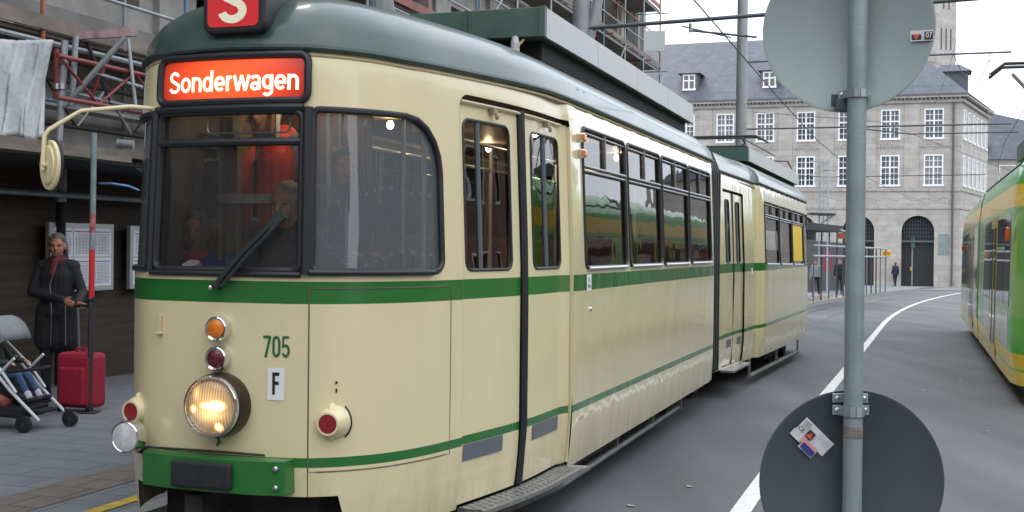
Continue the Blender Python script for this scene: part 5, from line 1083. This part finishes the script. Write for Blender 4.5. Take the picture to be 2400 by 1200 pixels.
# ================================================================ LEFT SIDE: HALF BUILT FACADE AND SCAFFOLD
conc = mat('raw_concrete', (.20, .195, .185), .85, var=.3, scale=1.2, bump=.3, bscale=12); concd = mat('shuttered_concrete', (.34, .33, .31), .85, var=.25, scale=2)
AZ = -R_(18.7)
site = thing('building_site', 'grey concrete shell of a building under construction behind the scaffolding on the left', 'building', (-10.4, 0, 0), AZ)
def sl_(x, y, z): return Vector((x, y, z))    # local: x towards the street, y along it
mb = MB(); Lb = 46.5; 
whs = []
for fl in range(4):
    z0 = 4.55 + 3.3 * fl
    for k_ in range(14): whs.append(R2(2 + 3.2 * k_, z0 + .2, 3.9 + 3.2 * k_, z0 + 2.35))
mW = lambda y, z, off=0: Vector((off, y, z))
fw = sheet('front_wall', mW, R2(-4, 0, Lb, 18.2), whs, concd, site, smooth=False); q = fw.modifiers.new('s', 'SOLIDIFY'); q.thickness = .4; q.offset = 0
MB().box((-6, Lb / 2 - 2, 9), (.3, Lb + 4, 18)).build('inner_wall', mat('dark_brown_brick', (.08, .06, .05), .9, var=.3), site)  # dark brown wall behind the window openings
MB().box((-3, Lb - .2, 9), (6, .3, 18)).build('end_wall', concd, site)
for fl in range(5): MB().box((-3, Lb / 2 - 2.5, 4.2 + 3.3 * fl), (5.9, Lb + 3, .3)).build('floor_slab', conc, site)
MB().box((.22, Lb / 2 - 2, 4.35), (.25, Lb + 4, .22)).build('ledge', conc, site)
for k_ in range(14):
    MB().box((.02, 4.4 + 3.2 * k_ + .05, 10), (.56, .5, 12)).build('pilaster', concd, site)
# scaffold: standards, ledgers, decks
scf = thing('scaffold', 'multi level tube scaffold with blue and red painted poles along the building site', 'scaffold', (-9.15, 0, 0), AZ)
tb_b = mat('blue_scaffold_paint', (.10, .20, .28), .5, metal=.2, var=.3, scale=4); tb_g = mat('scaffold_zinc', (.30, .33, .34), .5, metal=.4, var=.2, scale=5); tb_r = mat('red_scaffold_paint', (.20, .035, .035), .5, var=.3, scale=5); tb_o = mat('rusty_orange_tube', (.32, .11, .05), .6, var=.4, scale=5)
plank = mat('scaffold_plank', (.17, .14, .12), .8, var=.35, scale=5, stretch=(4, .4, 1))
ys_ = [5.6 + 2.57 * k for k in range(16)]
for i, y in enumerate(ys_):
    for x in (0, -.9):
        if y < 12 and x < 0: continue
        lo__ = 3.98 if y < 12 else 2.75 if y < 16 else .14
        MB().tube([(x, y, lo__), (x, y, 17.5 if y > 20 else 12)], .026, 8).build('standard', (tb_b, tb_g, tb_g, tb_o)[(i + (x < 0)) % 4], scf, smooth=True)
lv = [3.95, 5.95, 7.95, 9.95, 11.95, 13.95, 15.95]
y0_, y1_ = ys_[0] - 1.5, ys_[-1]
for L_i, z in enumerate(lv):
    MB().box((-.47, (y0_ + y1_) / 2, z - .03), (.86, y1_ - y0_, .05)).build('deck', plank, scf)
    MB().box((.02, (y0_ + y1_) / 2, z + .07), (.03, y1_ - y0_, .15)).build('toe_board', mat('toe_board_red', (.24, .09, .07), .7, var=.4, scale=3) if L_i % 2 == 1 else plank, scf)
    for dz, m_ in ((.5, tb_g), (1.0, tb_o if L_i % 2 == 0 else tb_g)): MB().tube([(.03, y0_, z + dz), (.03, y1_, z + dz)], .022, 6).build('guard_rail', m_, scf, smooth=True)
    MB().tube([(-.02, y0_, z - .12), (-.02, y1_, z - .12)], .03, 6).build('ledger', tb_g, scf)
for i in range(0, 15, 2):
    for z in (5.95, 9.95): MB().tube([(.04, ys_[i], z), (.04, ys_[i + 1], z + 2)], .02, 6).build('brace', tb_b if i % 4 else tb_g, scf)
for i in range(0, 16):
    for z in lv: pass
for i in range(5, 15):
    for z in (3.95, 7.95, 11.95): MB().tube([(-.9, ys_[i], z + 2), (-.9, ys_[i + 1], z)], .018, 6).build('rear_brace', tb_o if i % 2 else tb_g, scf)
for i in range(4, 16):
    for z in (5.95, 7.95, 9.95): MB().tube([(-.95, ys_[i] + .12, z - .1), (.25, ys_[i] + .12, z - .1)], .022, 6).build('transom', tb_g if i % 2 else tb_r, scf)
MB().tube([(-.2, 12.5, 4.0), (.05, 13.6, 5.9)], .024, 8).build('brace', tb_g, scf, smooth=True)
# lattice girder (red) carrying the tunnel canopy
gd_ = thing('lattice_girder', 'dark red lattice girder spanning above the shelter left of the tram roof', 'girder', (-8.85, 0, 0), AZ)
for z in (3.62, 3.20): MB().tube([(.12, 12.95, z), (.12, 19.5, z)], .026, 8).build('chord', tb_r, gd_, smooth=True)
for i in range(12):
    a = 12.97 + .62 * i; MB().tube([(.12, a, 3.20 if i % 2 else 3.62), (.12, a + .62, 3.62 if i % 2 else 3.20)], .016, 6).build('lattice_bar', tb_r, gd_)
gd2 = thing('lattice_girder', 'grey and black lattice girder just behind the dark red one', 'girder', (-9.3, 0, 0), AZ)
MB().box((-.6, 15, 3.9), (.9, 8, .05)).build('boards', plank, gd2); MB().box((-.5, 15.2, 3.28), (.3, 7, .04)).build('boards', mat('white_board', (.4, .4, .4), .7), gd2)
for z in (3.50, 3.02): MB().tube([(-.1, 10.5, z), (-.1, 19.5, z)], .024, 8).build('chord', M_black, gd2)
for i in range(16):
    a = 10.7 + .5 * i; MB().tube([(-.1, a, 3.02 if i % 2 else 3.50), (-.1, a + .5, 3.50 if i % 2 else 3.02)], .014, 6).build('lattice_bar', tb_g if i % 3 else M_black, gd2)
# near scaffold frame with diagonal
def W_(px, py, Y): return at(px, py, Y)
nf = thing('scaffold', 'grey scaffold bracket with slanting strut and red clamp left of the tram roof', 'scaffold', (0, 0, 0))
Yn = 12.6
for a, b, r, m_ in (((152, 95), (138, 330), .036, tb_g), ((178, 85), (168, 250), .03, tb_g), ((292, 88), (150, 250), .03, tb_g), ((134, 115), (133, 230), .036, tb_r)):
    MB().tube([W_(*a, Yn), W_(*b, Yn)], r, 10).build('tube', m_, nf, smooth=True)
for a, b, m_ in (((205, 100), (262, 250), M_black), ((225, 172), (335, 205), tb_g), ((118, 205), (335, 258), tb_g), ((262, 120), (210, 235), tb_r), ((300, 90), (318, 250), tb_g)):
    MB().tube([W_(*a, Yn + .7), W_(*b, Yn + .7)], .02, 8).build('rear_tube', m_, nf, smooth=True)
MB().prism([W_(170, 77, Yn), W_(320, 64, Yn + .9), W_(320, 84, Yn + .9), W_(170, 92, Yn)], (0, .05, 0)).build('beam', mat('worn_red_beam', (.24, .16, .16), .7, var=.5, scale=5), nf)
for (x, y) in ((150, 143), (146, 203), (135, 203)): MB().lathe(W_(x, y, Yn - .01), (0, 0, 1), [(-.03, .05), (.03, .05)], 8).build('coupler', M_alu, nf)
MB().tube([W_(100, 232, Yn), W_(165, 240, Yn)], .022, 8).build('blue_tube', tb_b, nf)
# grey tarpaulin
A_, B_, C__, D_ = W_(-60, 92, 11.0), W_(124, 94, 12.2), W_(106, 326, 12.0), W_(-60, 312, 10.9)
mb = MB(); N_ = 26
def tarp(u, v):
    p = A_.lerp(B_, u).lerp(D_.lerp(C__, u), v); k = math.sin(v * 3.1); s = .035 * math.sin(u * 22 + v * 5) * (.3 + v) + .03 * math.sin(u * 9 - v * 7) + .012 * math.sin(u * 60 + v * 9)
    return p + Vector((-.05 * k * u * u + s * .15, -s, .02 * math.sin(u * 14) * v))
mb.grid(tarp, [i / 60 for i in range(61)], [i / N_ for i in range(N_ + 1)]); tr_ = mb.build('tarpaulin', mat('silver_tarpaulin', (.38, .40, .41), .45, var=.2, scale=3, bump=.5, bscale=14), smooth=True, bevel=0); tag(tr_, 'creased silver grey tarpaulin hanging from the scaffold at the left edge', 'tarpaulin'); q = tr_.modifiers.new('s', 'SOLIDIFY'); q.thickness = .012
# shelter canopy: slab, ceiling, posts, back wall
sh = thing('tram_shelter', 'dark roofed walkway and tram shelter with black posts under the scaffolding', 'shelter', (-9.2, 0, 0), AZ)
MB().box((-.15, 11.0, 2.68), (1.8, 12, .07)).build('roof_slab', mat('dirty_plank_edge', (.14, .12, .095), .85, var=.4, scale=4), sh)
MB().box((.35, 9.2, 2.60), (1.2, 8.8, .05)).build('edge_boards', plank, sh)
MB().box((-.3, 22, 2.62), (1.9, 24, .10)).build('dark_roof', mat('tar_roof', (.03, .03, .032), .8), sh)
MB().box((-.75, 18, 1.35), (.08, 40, 2.7)).build('back_wall', mat('dark_timber_wall', (.045, .032, .022), .75, var=.5, scale=3, stretch=(1, .3, 6)), sh)
for y, m_ in ((10.6, mat('ochre_timber', (.10, .06, .02), .7, var=.3)), ): MB().box((-.66, y, 1.3), (.08, .14, 2.6)).build('timber_stud', m_, sh)
for y in (7.6, 10.9, 14.3, 17.5, 21, 24.5): 
    f = MB().tube([(-.5, y, .14), (-.5, y, 2.2)], .055, 12).build('post', M_black, sh, smooth=True); MB().tube([(-.5, y, 2.2), (-.5, y, 2.62)], .06, 12).build('post_head', tb_g, f, smooth=True)
MB().tube([(-.45, 5, 2.28), (-.45, 28, 2.28)], .035, 8).build('rail', tb_g, sh)
MB().tube([(.5, 14.2, 2.62), (.5, 15.0, 2.35)], .02, 6).build('strut', tb_g, sh)
lampc = W_(293, 336, 13.6); o = MB().tube([lampc + Vector((-.09, 0, 0)), lampc + Vector((.09, .02, -.01))], .05, 14).build('pipe', tb_g, smooth=True); tag(o, 'short grey pipe end poking out under the dark canopy', 'pipe')
o = MB().tube([W_(232, 430, 12.4), W_(262, 430, 12.4), W_(300, 436, 12.6), W_(325, 446, 12.9)], .012, 8).build('hose', mat('blue_hose', (.12, .22, .42), .5), smooth=True); tag(o, 'thin blue hose curving from the red and grey scaffold tube', 'hose')
# timetable boards
def board(y, w_, z0, z1, label):
    b = thing('timetable_board', label, 'notice board', (-9.2, 0, 0), AZ); x = -.55
    MB().box((x, y, (z0 + z1) / 2), (.06, w_, z1 - z0)).build('frame', mat('silver_frame', (.5, .54, .52), .4, metal=.5), b, bevel=.008)
    n_ = 3 if w_ > 1 else 2
    for i in range(n_):
        ww = (w_ - .10) / n_; yc = y - w_ / 2 + .05 + ww * (i + .5)
        for j in range(2):
            h = (z1 - z0 - .10) / 2; zc_ = z0 + .05 + h * (j + .5); f = MB().box((x + .032, yc, zc_), (.004, ww - .015, h - .015)).build('sheet', mat('timetable_paper', (.80, .82, .88), .6, var=.05, scale=8), b)
            MB().box((x + .036, yc, zc_ + h * .36), (.002, ww * .85, .010)).build('heading', mat('print_magenta', (.35, .05, .12), .6) if i < 2 else mat('print_blue', (.04, .10, .4), .6), f)
            mb = MB()
            for k_ in range(14): mb.box((x + .0358, yc, zc_ + h * (.28 - .05 * k_)), (.0015, ww * random.uniform(.5, .82), .004))
            for k_ in range(5): mb.box((x + .0362, yc - ww * .35 + ww * .17 * k_, zc_ - h * .1), (.0012, .004, h * .6))
            t_ = mb.build('timetable_print', mat('print_grey', (.25, .26, .33), .6), f); t_['kind'] = 'stuff'
board(14.71, 1.14, 1.18, 1.97, 'silver framed board of printed timetables behind the waiting woman')
board(16.05, .9, 1.18, 1.96, 'silver framed timetable board half hidden by the left edge of the tram')
# red/grey scaffold tube standing on the platform
b0 = gp(210, 968, PL); tp_ = thing('scaffold_tube', 'upright scaffold tube with red and grey painted lengths beside the suitcase', 'scaffold pole', b0)
top_ = at(222, 312, b0.y + .02); h_ = top_.z - b0.z; dxx = top_.x - b0.x
def seg(z0, z1, m_, r=.027): MB().tube([(dxx * z0 / h_, 0, z0), (dxx * z1 / h_, 0, z1)], r, 14).build('tube', m_, tp_, smooth=True)
zf = lambda py: at(216, py, b0.y).z - b0.z
seg(.01, zf(700), mat('black_scaffold_tube', (.035, .035, .038), .5, var=.3)); seg(zf(700), zf(585), mat('red_tube_paint', (.60, .03, .03), .45)); seg(zf(585), zf(545), tb_g); seg(zf(545), zf(500), mat('faded_red_tube', (.38, .12, .11), .5, var=.4, scale=20)); seg(zf(500), h_, mat('blue_grey_tube', (.20, .27, .28), .5, metal=.3, var=.15))
MB().box((0, 0, .006), (.15, .15, .012)).build('base_plate', M_under, tp_); MB().tube([(-.04, 0, zf(702)), (.04, 0, zf(702))], .03, 8).build('coupler', M_black, tp_)

# ================================================================ CATENARY MASTS, ARMS, WIRES
def mast(p, r, h, label):
    t = thing('catenary_mast', label, 'mast', p); MB().tube([(0, 0, 0), (0, 0, h / 2), (0, 0, h)], [r, r * .95, r * .85], 20).build('pole', mat('mast_grey', (.27, .28, .29), .55, metal=.2, var=.12, scale=3), t, smooth=True); return t
p1 = at(1356, 585, 21.0); m1 = mast((p1.x, 21.0, gz(21) + PL), .16, 9, 'thick grey catenary mast rising behind the roof box of the cream tram'); p2 = at(1734, 585, 38.0); m2 = mast((p2.x, 38.0, gz(38) + PL), .185, 12, 'slender pale grey catenary mast in front of the slate roof')
for z in (5.15, 5.22): MB().lathe((0, 0, z), (0, 0, 1), [(-.02, .19), (.02, .19)], 20).build('collar', M_alu, m1)
q_ = at(1398, 40, 21) - Vector((p1.x, 21, gz(21) + PL)); MB().tube([q_ + Vector((-.28, 0, -1.2)), q_ + Vector((.15, 0, .9))], .085, 12).build('diagonal_strut', MATS['mast_grey'], m1, smooth=True)
nX, nY = math.cos(AZ), math.sin(AZ)
def arm_(par, base, z, L, r, nm='bracket_arm', ts_=0): return MB().tube([(0, 0, z), (nX * L, nY * L, z + ts_)], r, 8).build(nm, mat('dark_steel_tube', (.10, .10, .115), .5, metal=.4), par, smooth=True)
zA = at(1400, 68, 21).z - (gz(21) + PL)
arm_(m1, p1, zA, 9.5, .035, ts_=.25); 
for L1, L2 in ((1.9, 3.0), (7.1, 8.6)):
    MB().tube([(nX * L1, nY * L1, zA - .12), (nX * L2, nY * L2, zA - .28)], .02, 6).build('steady_arm', MATS['dark_steel_tube'], m1); MB().tube([(nX * L1, nY * L1, zA), (nX * L1, nY * L1, zA - .15)], .03, 6).build('insulator', M_alu, m1)
MB().box((nX * 1.35 - .06, nY * 1.35, zA - .27), (.36, .03, .34)).build('pale_plate', mat('pale_metal_plate', (.5, .55, .56), .5), m1)
z3 = at(1740, 303, 38).z - gz(38) - PL; z4 = at(1740, 146, 38).z - gz(38) - PL; z5 = at(1740, 322, 38).z - gz(38) - PL
arm_(m2, p2, z3, 7.8, .026); arm_(m2, p2, z4, 7.8, .030); MB().tube([(nX * 3.2, nY * 3.2, z3), (nX * 5, nY * 5, z3 - .25), (nX * 8, nY * 8, z3 - .25)], .022, 6).build('lower_tube', MATS['dark_steel_tube'], m2)
MB().tube([(nX * 7.2, nY * 7.2, z4), (nX * 7.2, nY * 7.2, z3 - .4)], .012, 5).build('hanger', M_steel, m2)
MB().tube([(nX * 6.2, nY * 6.2, z4), (nX * 6.5, nY * 6.5, z4 - .7), (nX * 6.9, nY * 6.9, z4 - .9), (nX * 7.2, nY * 7.2, z4 - .2)], .012, 5).build('cable_loop', M_blk, m2)
wire = mat('dark_wire', (.05, .05, .06), .5)
def wr(pts, r, label, nm='overhead_wire'):
    o = MB().tube(pts, r, 5).build(nm, wire); tag(o, label, 'wire', 'overhead tram wires'); return o
cz = 5.45
wr([st(-3.4, y, cz + (.0 if y % 2 else 0)) + Vector((0, 0, 0)) for y in (6, 12, 20, 28, 38, 46, 56, 64, 76)], .013, 'overhead contact wire above the cream tram running diagonally down past the mast')
wr([st(2.4, y, cz) for y in (6, 12, 20, 28, 38, 46, 56, 64, 76)], .012, 'overhead contact wire above the green and yellow tram')
wr([at(1780, 413, 62), at(2010, 414, 62), at(2310, 409, 60)], .022, 'horizontal span wire across the street at the lower window row')
wr([at(1600, 62, 24), at(1713, 88, 26)], .018, 'short sloping wire between the arm and the slate roof')
wr([at(1760, 18, 38), at(1830, 30, 50), at(2260, 170, 70), at(2330, 122, 60)], .012, 'thin sagging cable from the slender mast to the right')
wr([at(2265, 0, 40), at(2225, 160, 60), at(2190, 250, 80)], .010, 'faint cable crossing the sky right of the tower')
wr([at(1760, 262, 38), at(2060, 285, 46), at(2420, 420, 60)], .012, 'thin cable falling to the right across the stone facade')

# ================================================================ GREEN AND YELLOW TRAM (RIGHT)
gt = thing('tram', 'modern green and yellow low floor tram cut off by the right edge', 'tram', (5.69, 13.8, gz(14)), -R_(18.2))
LG = (.075, .44, .055); YL = (.80, .55, .03)
gpaint = bandmat('green_yellow_livery', [(.22, .60, YL), (.40, .425, LG), (2.30, 2.56, YL), (1.02, 2.30, (.16, .42, .09))], LG, rough=.3, coat=.5, bump=.05, dirt=.1)
def GO(t):
    P = [(.95, -.42), (.55, -.36), (.22, -.18), (.05, .12), (0, .5), (0, 7.5)]
    return P
prof = [(.24, -.02), (.6, 0), (1.05, 0), (2.30, -.02), (2.60, -.05), (2.78, -.10), (2.93, -.26), (3.06, -.5), (3.15, -.9), (3.17, -1.1)]
def ringpts(y1, front=True):
    P = [(1.15, -.46), (.75, -.44), (.42, -.33), (.18, -.10), (.05, .22), (0, .55)] if front else [(1.15, 0), (0, 0)]
    L = P + [(0, y1)]; R__ = [(2.3 - x, y) for x, y in L][::-1]; return L[::-1] + [] , L
def gbody(y0, y1, front, name, T=lambda p: p):
    mb = MB(); L = [(0, y1)] + ([(0, .55), (.05, .22), (.18, -.10), (.42, -.33), (.75, -.44), (1.15, -.46), (1.55, -.44), (1.88, -.33), (2.12, -.10), (2.25, .22), (2.3, .55)] if front else [(0, y0), (2.3, y0)]) + [(2.3, y1)]
    n_ = len(L)
    def fn(i, j):
        x, y = L[int(i)]; z, ins = prof[int(j)]; cx = 1.15; k = 1 + ins / 1.15 if not front or y > .4 else 1 + ins / 1.15
        yy = y + (-ins * (1 if front and y < .5 else 0)) * .8; return T(Vector((cx + (x - cx) * k, yy, z)))
    mb.grid(fn, list(range(n_)), list(range(len(prof)))); mb.add([fn(i, 0) for i in range(n_)], [tuple(range(n_))]); mb.add([fn(i, len(prof) - 1) for i in range(n_)], [tuple(range(n_))]); mb.add([fn(0, j) for j in range(len(prof))] + [fn(n_ - 1, j) for j in range(len(prof) - 1, -1, -1)], [tuple(range(2 * len(prof)))])
    return mb.build(name, gpaint, gt, smooth=True)
gbody(0, 7.45, True, 'front_body')
d2 = R_(.5)
def TG(p): return Vector((p.x * math.cos(d2) + (p.y - 7.8) * math.sin(d2), 7.8 + (p.y - 7.8) * math.cos(d2), p.z - .0115 * (p.y - 7.8)))
gbody(7.95, 17.5, False, 'rear_body', TG); mb = MB(); mb.prism([Vector((x, 7.4, z)) for x, z in ((.08, .3), (2.22, .3), (2.22, 2.7), (2.0, 3.0), (.3, 3.0), (.08, 2.7))], (0, .6, 0)); mb.build('bellows', M_rub, gt)
dg = mat('tinted_window', (.02, .025, .028), .04, spec=.9); 
def gl(y0, y1, z0, z1, nm='side_window', m_=dg, T=lambda p: p, th=.006, x=.0):
    lean = lambda z: .023 * max(0, (z - 1.05) / 1.25) + (.035 * max(0, (z - 2.3) / .3) if z > 2.3 else 0)
    a = [T(Vector((lean(z) - th + x, y, z))) for y, z in ((y0, z0), (y1, z0), (y1, z1), (y0, z1))]; b = [T(Vector((lean(z) + .002, y, z))) for y, z in ((y0, z0), (y1, z0), (y1, z1), (y0, z1))]
    return MB().hexa(a, b).build(nm, m_, gt)
pgm = mat('pale_advert_panel', (.45, .47, .45), .35, var=.2, scale=3, coat=.4)
yd = mat('yellow_door_paint', (.55, .38, .04), .35, coat=.4)
gl(.62, 1.55, 1.12, 2.22); gl(1.6, 2.9, 1.12, 1.80); gl(1.6, 2.2, 1.84, 2.20); gl(2.25, 2.9, 1.84, 2.20)
for a, b in ((2.98, 3.55), (3.62, 4.2)):
    f = gl(a, b, .34, 2.26, 'door', yd, th=.012); gl(a + .1, b - .1, .5, 2.1, 'door_window', dg, th=.018)
gl(4.3, 6.05, 1.12, 2.22); gl(8.2, 9.9, 1.12, 2.22, T=TG); gl(12.5, 14.2, 1.12, 2.22, T=TG); gl(14.3, 17, 1.12, 2.22, T=TG)
for a, b in ((10.0, 10.6), (10.7, 11.3), (11.4, 12.3)): gl(a, b, .34, 2.26, 'door', yd, T=TG, th=.012); gl(a + .1, b - .1, .5, 2.1, 'door_window', dg, T=TG, th=.018)
gl(.7, 2.9, .62, 1.04, 'advert_panel', pgm); gl(4.3, 6.05, .62, 1.04, 'advert_panel', pgm); gl(8.2, 9.9, .62, 1.04, 'advert_panel', pgm, T=TG); gl(12.5, 17, .62, 1.04, 'advert_panel', pgm, T=TG)
gl(6.15, 7.4, .7, 2.5, 'green_pillar', mat('bright_green', (.08, .46, .06), .3, coat=.5), th=.01)
for y, T_ in ((.50, lambda p: p), (15.5, TG)): p = T_(Vector((-.03, y, 1.98 if y < 1 else 1.95))); MB().box(p, (.05, .07, .17 if y < 1 else .12)).build('side_indicator', mat('orange_reflector', (.75, .10, .02), .3, coat=.5), gt, bevel=.02)
MB().tube([Vector((.10, .3, 2.80)), Vector((.10, 7.4, 2.80))], .012, 6).build('cantrail_strip', mat('dark_green_trim', (.02, .10, .03), .5), gt)
mb = MB(); mb.box((1.15, 4, .18), (1.9, 6.5, .2)); mb.box(TG(Vector((1.15, 12.5, .18))), (1.9, 8, .2)); mb.build('underframe', M_under, gt)
mb = MB(); T = lambda x, y, z: Vector((x, y, z))   # pantograph
b0_ = (.62, 3.0, 3.2); 
mb.tube([T(.95, 2.2, 3.3), T(.55, 3.6, 3.9), T(.35, 5.3, 4.5)], .03, 6); mb.tube([T(1.4, 2.2, 3.3), T(1.7, 3.6, 3.9), T(1.9, 5.3, 4.5)], .03, 6)
mb.tube([T(.55, 3.6, 3.9), T(1.7, 3.6, 3.9)], .03, 6)
for y in (5.2, 5.6): mb.tube([T(.02, y, 4.50), T(.22, y, 4.66), T(2.0, y, 4.66), T(2.2, y, 4.50)], .028, 6)
mb.build('pantograph', MATS['dark_bronze_metal'], gt); MB().box((1.1, 4.6, 3.3), (1.3, 2.2, .25)).build('roof_unit', mat('dark_roof_unit', (.1, .12, .12), .6), gt)

# ================================================================ FAR PLATFORM FURNITURE
fs = thing('tram_shelter', 'open tube framed scaffold walkway with dark roof on the far platform beyond the cream tram', 'shelter', (0, 0, 0))
Yf = 52; g0 = gz(Yf) + PL
a, b = at(1880, 537, 44), at(1978, 545, 54); mb = MB(); mb.hexa([a, b, b + Vector((-2.2, .8, 0)), a + Vector((-2.2, .8, 0))], [v + Vector((0, 0, .28)) for v in (a, b, b + Vector((-2.2, .8, 0)), a + Vector((-2.2, .8, 0)))]); mb.build('dark_roof', M_black, fs)
a, b = at(1905, 575, 48), at(2078, 583, 66)
for dz in (0, .42): MB().tube([a + Vector((0, 0, -dz)), b + Vector((0, 0, -dz * 1.05))], .05, 6).build('ledger', tb_g, fs)
MB().tube([a + Vector((0, 0, .9)), at(2000, 548, 56)], .05, 6).build('ledger', tb_g, fs)
for px in (1908, 1926, 1944, 1962, 1978, 2032, 2043, 2054, 2064, 2076):
    k = (px - 1905) / 173; Y = 48 + 18 * k; t0 = at(px, 583 if px > 2000 else 545, Y); MB().tube([Vector((t0.x, Y, gz(Y) + PL)), t0], .035, 6).build('post', mat('dark_tube', (.05, .05, .055), .5) if px % 4 else mat('mid_tube', (.14, .15, .155), .5), fs)
ba, bb = at(1890, 620, 62), at(1990, 620, 70); MB().hexa([Vector((ba.x, ba.y + 1.2, gz(50))), Vector((bb.x, bb.y + 1.2, gz(58))), Vector((bb.x, bb.y + 1.3, gz(58))), Vector((ba.x, ba.y + 1.3, gz(50)))], [Vector((ba.x, ba.y + 1.2, 2.3)), Vector((bb.x, bb.y + 1.2, 2.2)), Vector((bb.x, bb.y + 1.3, 2.2)), Vector((ba.x, ba.y + 1.3, 2.3))]).build('dark_hoarding', M_dark, fs)
o = MB().box(at(1974, 553, 53), (.45, .15, .24)).build('display', mat('amber_display', (.16, .05, .02), .5, emit=(1, .3, .03), es=.05), fs)
o = MB().box(at(1940, 612, 62.5), (.35, .1, 1.0)).build('red_poster', mat('red_poster', (.35, .02, .04), .6), fs)
for k_, px in enumerate((2073, 2083)):
    c = at(px, 594, 66); o = MB().box(c, (.22, .12, .34)).build('warning_lamp', mat('yellow_lamp_plastic', (.75, .48, .04), .4, coat=.4), None, bevel=.03); tag(o, ('left' if not k_ else 'right') + ' one of the two yellow warning lamps at the end of the far scaffold walkway', 'warning lamp', 'yellow warning lamps on the walkway'); MB().lathe(c + Vector((0, -.05, .02)), (0, -1, 0), [(0, .09), (.03, .09), (.04, 0)], 10).build('lens', M_orange, o).location = (0, 0, 0)
# second small scaffold tower above the far shelter
fsc = thing('scaffold', 'thin scaffold tower with platform standing before the stone facade', 'scaffold', (0, 0, 0))
for px in (1922, 1942): t0 = at(px, 372, 60); MB().tube([Vector((t0.x, 60, g0)), t0], .04, 6).build('standard', tb_g if px < 1930 else mat('pale_blue_tube', (.35, .38, .48), .5), fsc)
for k_ in range(9): MB().tube([at(1922, 385 + 15 * k_, 60), at(1942, 385 + 15 * k_, 60)], .022, 5).build('rung', tb_g, fsc)
for (a, b) in (((1898, 378), (1945, 380)), ((1900, 412), (1958, 415)), ((1930, 398), (1962, 398)), ((1915, 530), (1955, 504))): MB().tube([at(*a, 60), at(*b, 60)], .03, 5).build('tube', tb_g, fsc)
MB().prism([at(1900, 498, 59.5), at(1958, 500, 59.5), at(1958, 505, 59.5), at(1900, 503, 59.5)], (0, .9, 0)).build('platform', M_dark, fsc)
for px in (1902, 1958): MB().tube([at(px, 482, 59.6), at(px, 510, 59.6)], .02, 5).build('guard_post', tb_g, fsc)
MB().tube([at(1930, 555, 60), at(1930, 372, 60)], .02, 5).build('tube', tb_g, fsc)
# signal post
sp = gp(2137, 671, .02); s2 = thing('signal_post', 'green traffic signal on a slim grey green post before the stone arch', 'traffic light', sp); grn = mat('signal_green', (.06, .14, .12), .5)
hh = at(2137, 575, sp.y).z - sp.z; MB().tube([(0, 0, 0), (0, 0, hh)], .07, 8).build('pole', mat('post_grey_green', (.22, .27, .26), .5), s2, smooth=True); MB().box((.02, 0, hh + .25), (.34, .3, .95)).build('signal_head', grn, s2, bevel=.03); MB().box((.24, -.1, hh + .3), (.25, .3, .18)).build('visor', grn, s2, bevel=.03); MB().box((-.12, -.1, hh * .42), (.16, .15, .3)).build('button_box', mat('yellow_button_box', (.45, .33, .06), .5), s2, bevel=.02)
# barrier
bp__ = gp(2199, 667, .02); ba_ = thing('barrier', 'white and red plastic roadwork barrier by the drainpipe of the stone building', 'barrier', bp__)
MB().box((0, 0, .62), (1.05, .06, .95)).build('panel', mat('white_plastic', (.75, .74, .74), .5), ba_, bevel=.02); MB().box((0, -.035, .86), (.6, .02, .22)).build('red_stripe', mat('faded_red_plastic', (.45, .16, .2), .5), ba_)
for x in (-.5, -.25, 0, .25, .5): MB().box((x, -.04, .62), (.05, .04, 1.2)).build('upright', MATS['white_plastic'], ba_)
for x in (-.4, .4): MB().box((x, 0, .05), (.3, .6, .1)).build('foot', M_black, ba_)
for x in (.28, .45): MB().box((x, 0, 1.28), (.14, .08, .24)).build('lamp', MATS['yellow_lamp_plastic'], ba_, bevel=.02)
strip('far_pavement', lambda Y: -13 if Y < 82 else -13, 2.5, 80, 97, .02, mat('pale_paving', (.21, .20, .19), .85, var=.15, scale=2))
# ================================================================ BUILDINGS BEHIND THE CAMERA (added out of view, shaped for reflections and skylight)
def blockhouse(loc, rz, W, D, H, label, mwall, nfl=4, pitch=3):
    t = thing('brick_building', label, 'building', loc, rz); mpx = lambda x, z, off=0: Vector((x, -off, z)); hs = []
    nx = int(W / pitch)
    for f in range(nfl):
        for i in range(nx): x = pitch * (i + .5) - W / 2; hs.append(R2(x - .6, 1.1 + f * 3.2, x + .6, 2.8 + f * 3.2))
    sheet('wall', mpx, R2(-W / 2, -.5, W / 2, H), hs, mwall, t, smooth=False); MB().box((0, D / 2 + .4, H / 2), (W, D, H)).build('core', M_dark, t); MB().box((0, D / 2, H + .3), (W + .6, D + .8, .5)).build('roof', slate, t)
    for h in hs:
        mb = MB(); a, b = h[0], h[2]
        for e in ((a[0], a[0] + .08, a[1], b[1]), (b[0] - .08, b[0], a[1], b[1]), (a[0] + .08, b[0] - .08, b[1] - .08, b[1]), (a[0] + .08, b[0] - .08, a[1], a[1] + .08)): mb.hexa([mpx(e[0], e[2], -.1), mpx(e[1], e[2], -.1), mpx(e[1], e[3], -.1), mpx(e[0], e[3], -.1)], [mpx(e[0], e[2], .02), mpx(e[1], e[2], .02), mpx(e[1], e[3], .02), mpx(e[0], e[3], .02)])
        mb.build('window_frame', wwood, t)
    return t
brk = blockmat('red_brown_brick', (.22, .11, .075), (.28, .14, .09), (.2, .18, .16), .25, .075, .01, nv=.2)
blockhouse((-3, -17, 0), R_(180 - 12), 60, 8, 10.6, 'unseen red brown brick building added behind the viewer for reflections', brk, 3)
blockhouse((24, 18, 0), R_(-90 - 18.7), 52, 8, 8.2, 'unseen long brown brick building added across the street for reflections', brk, 2)
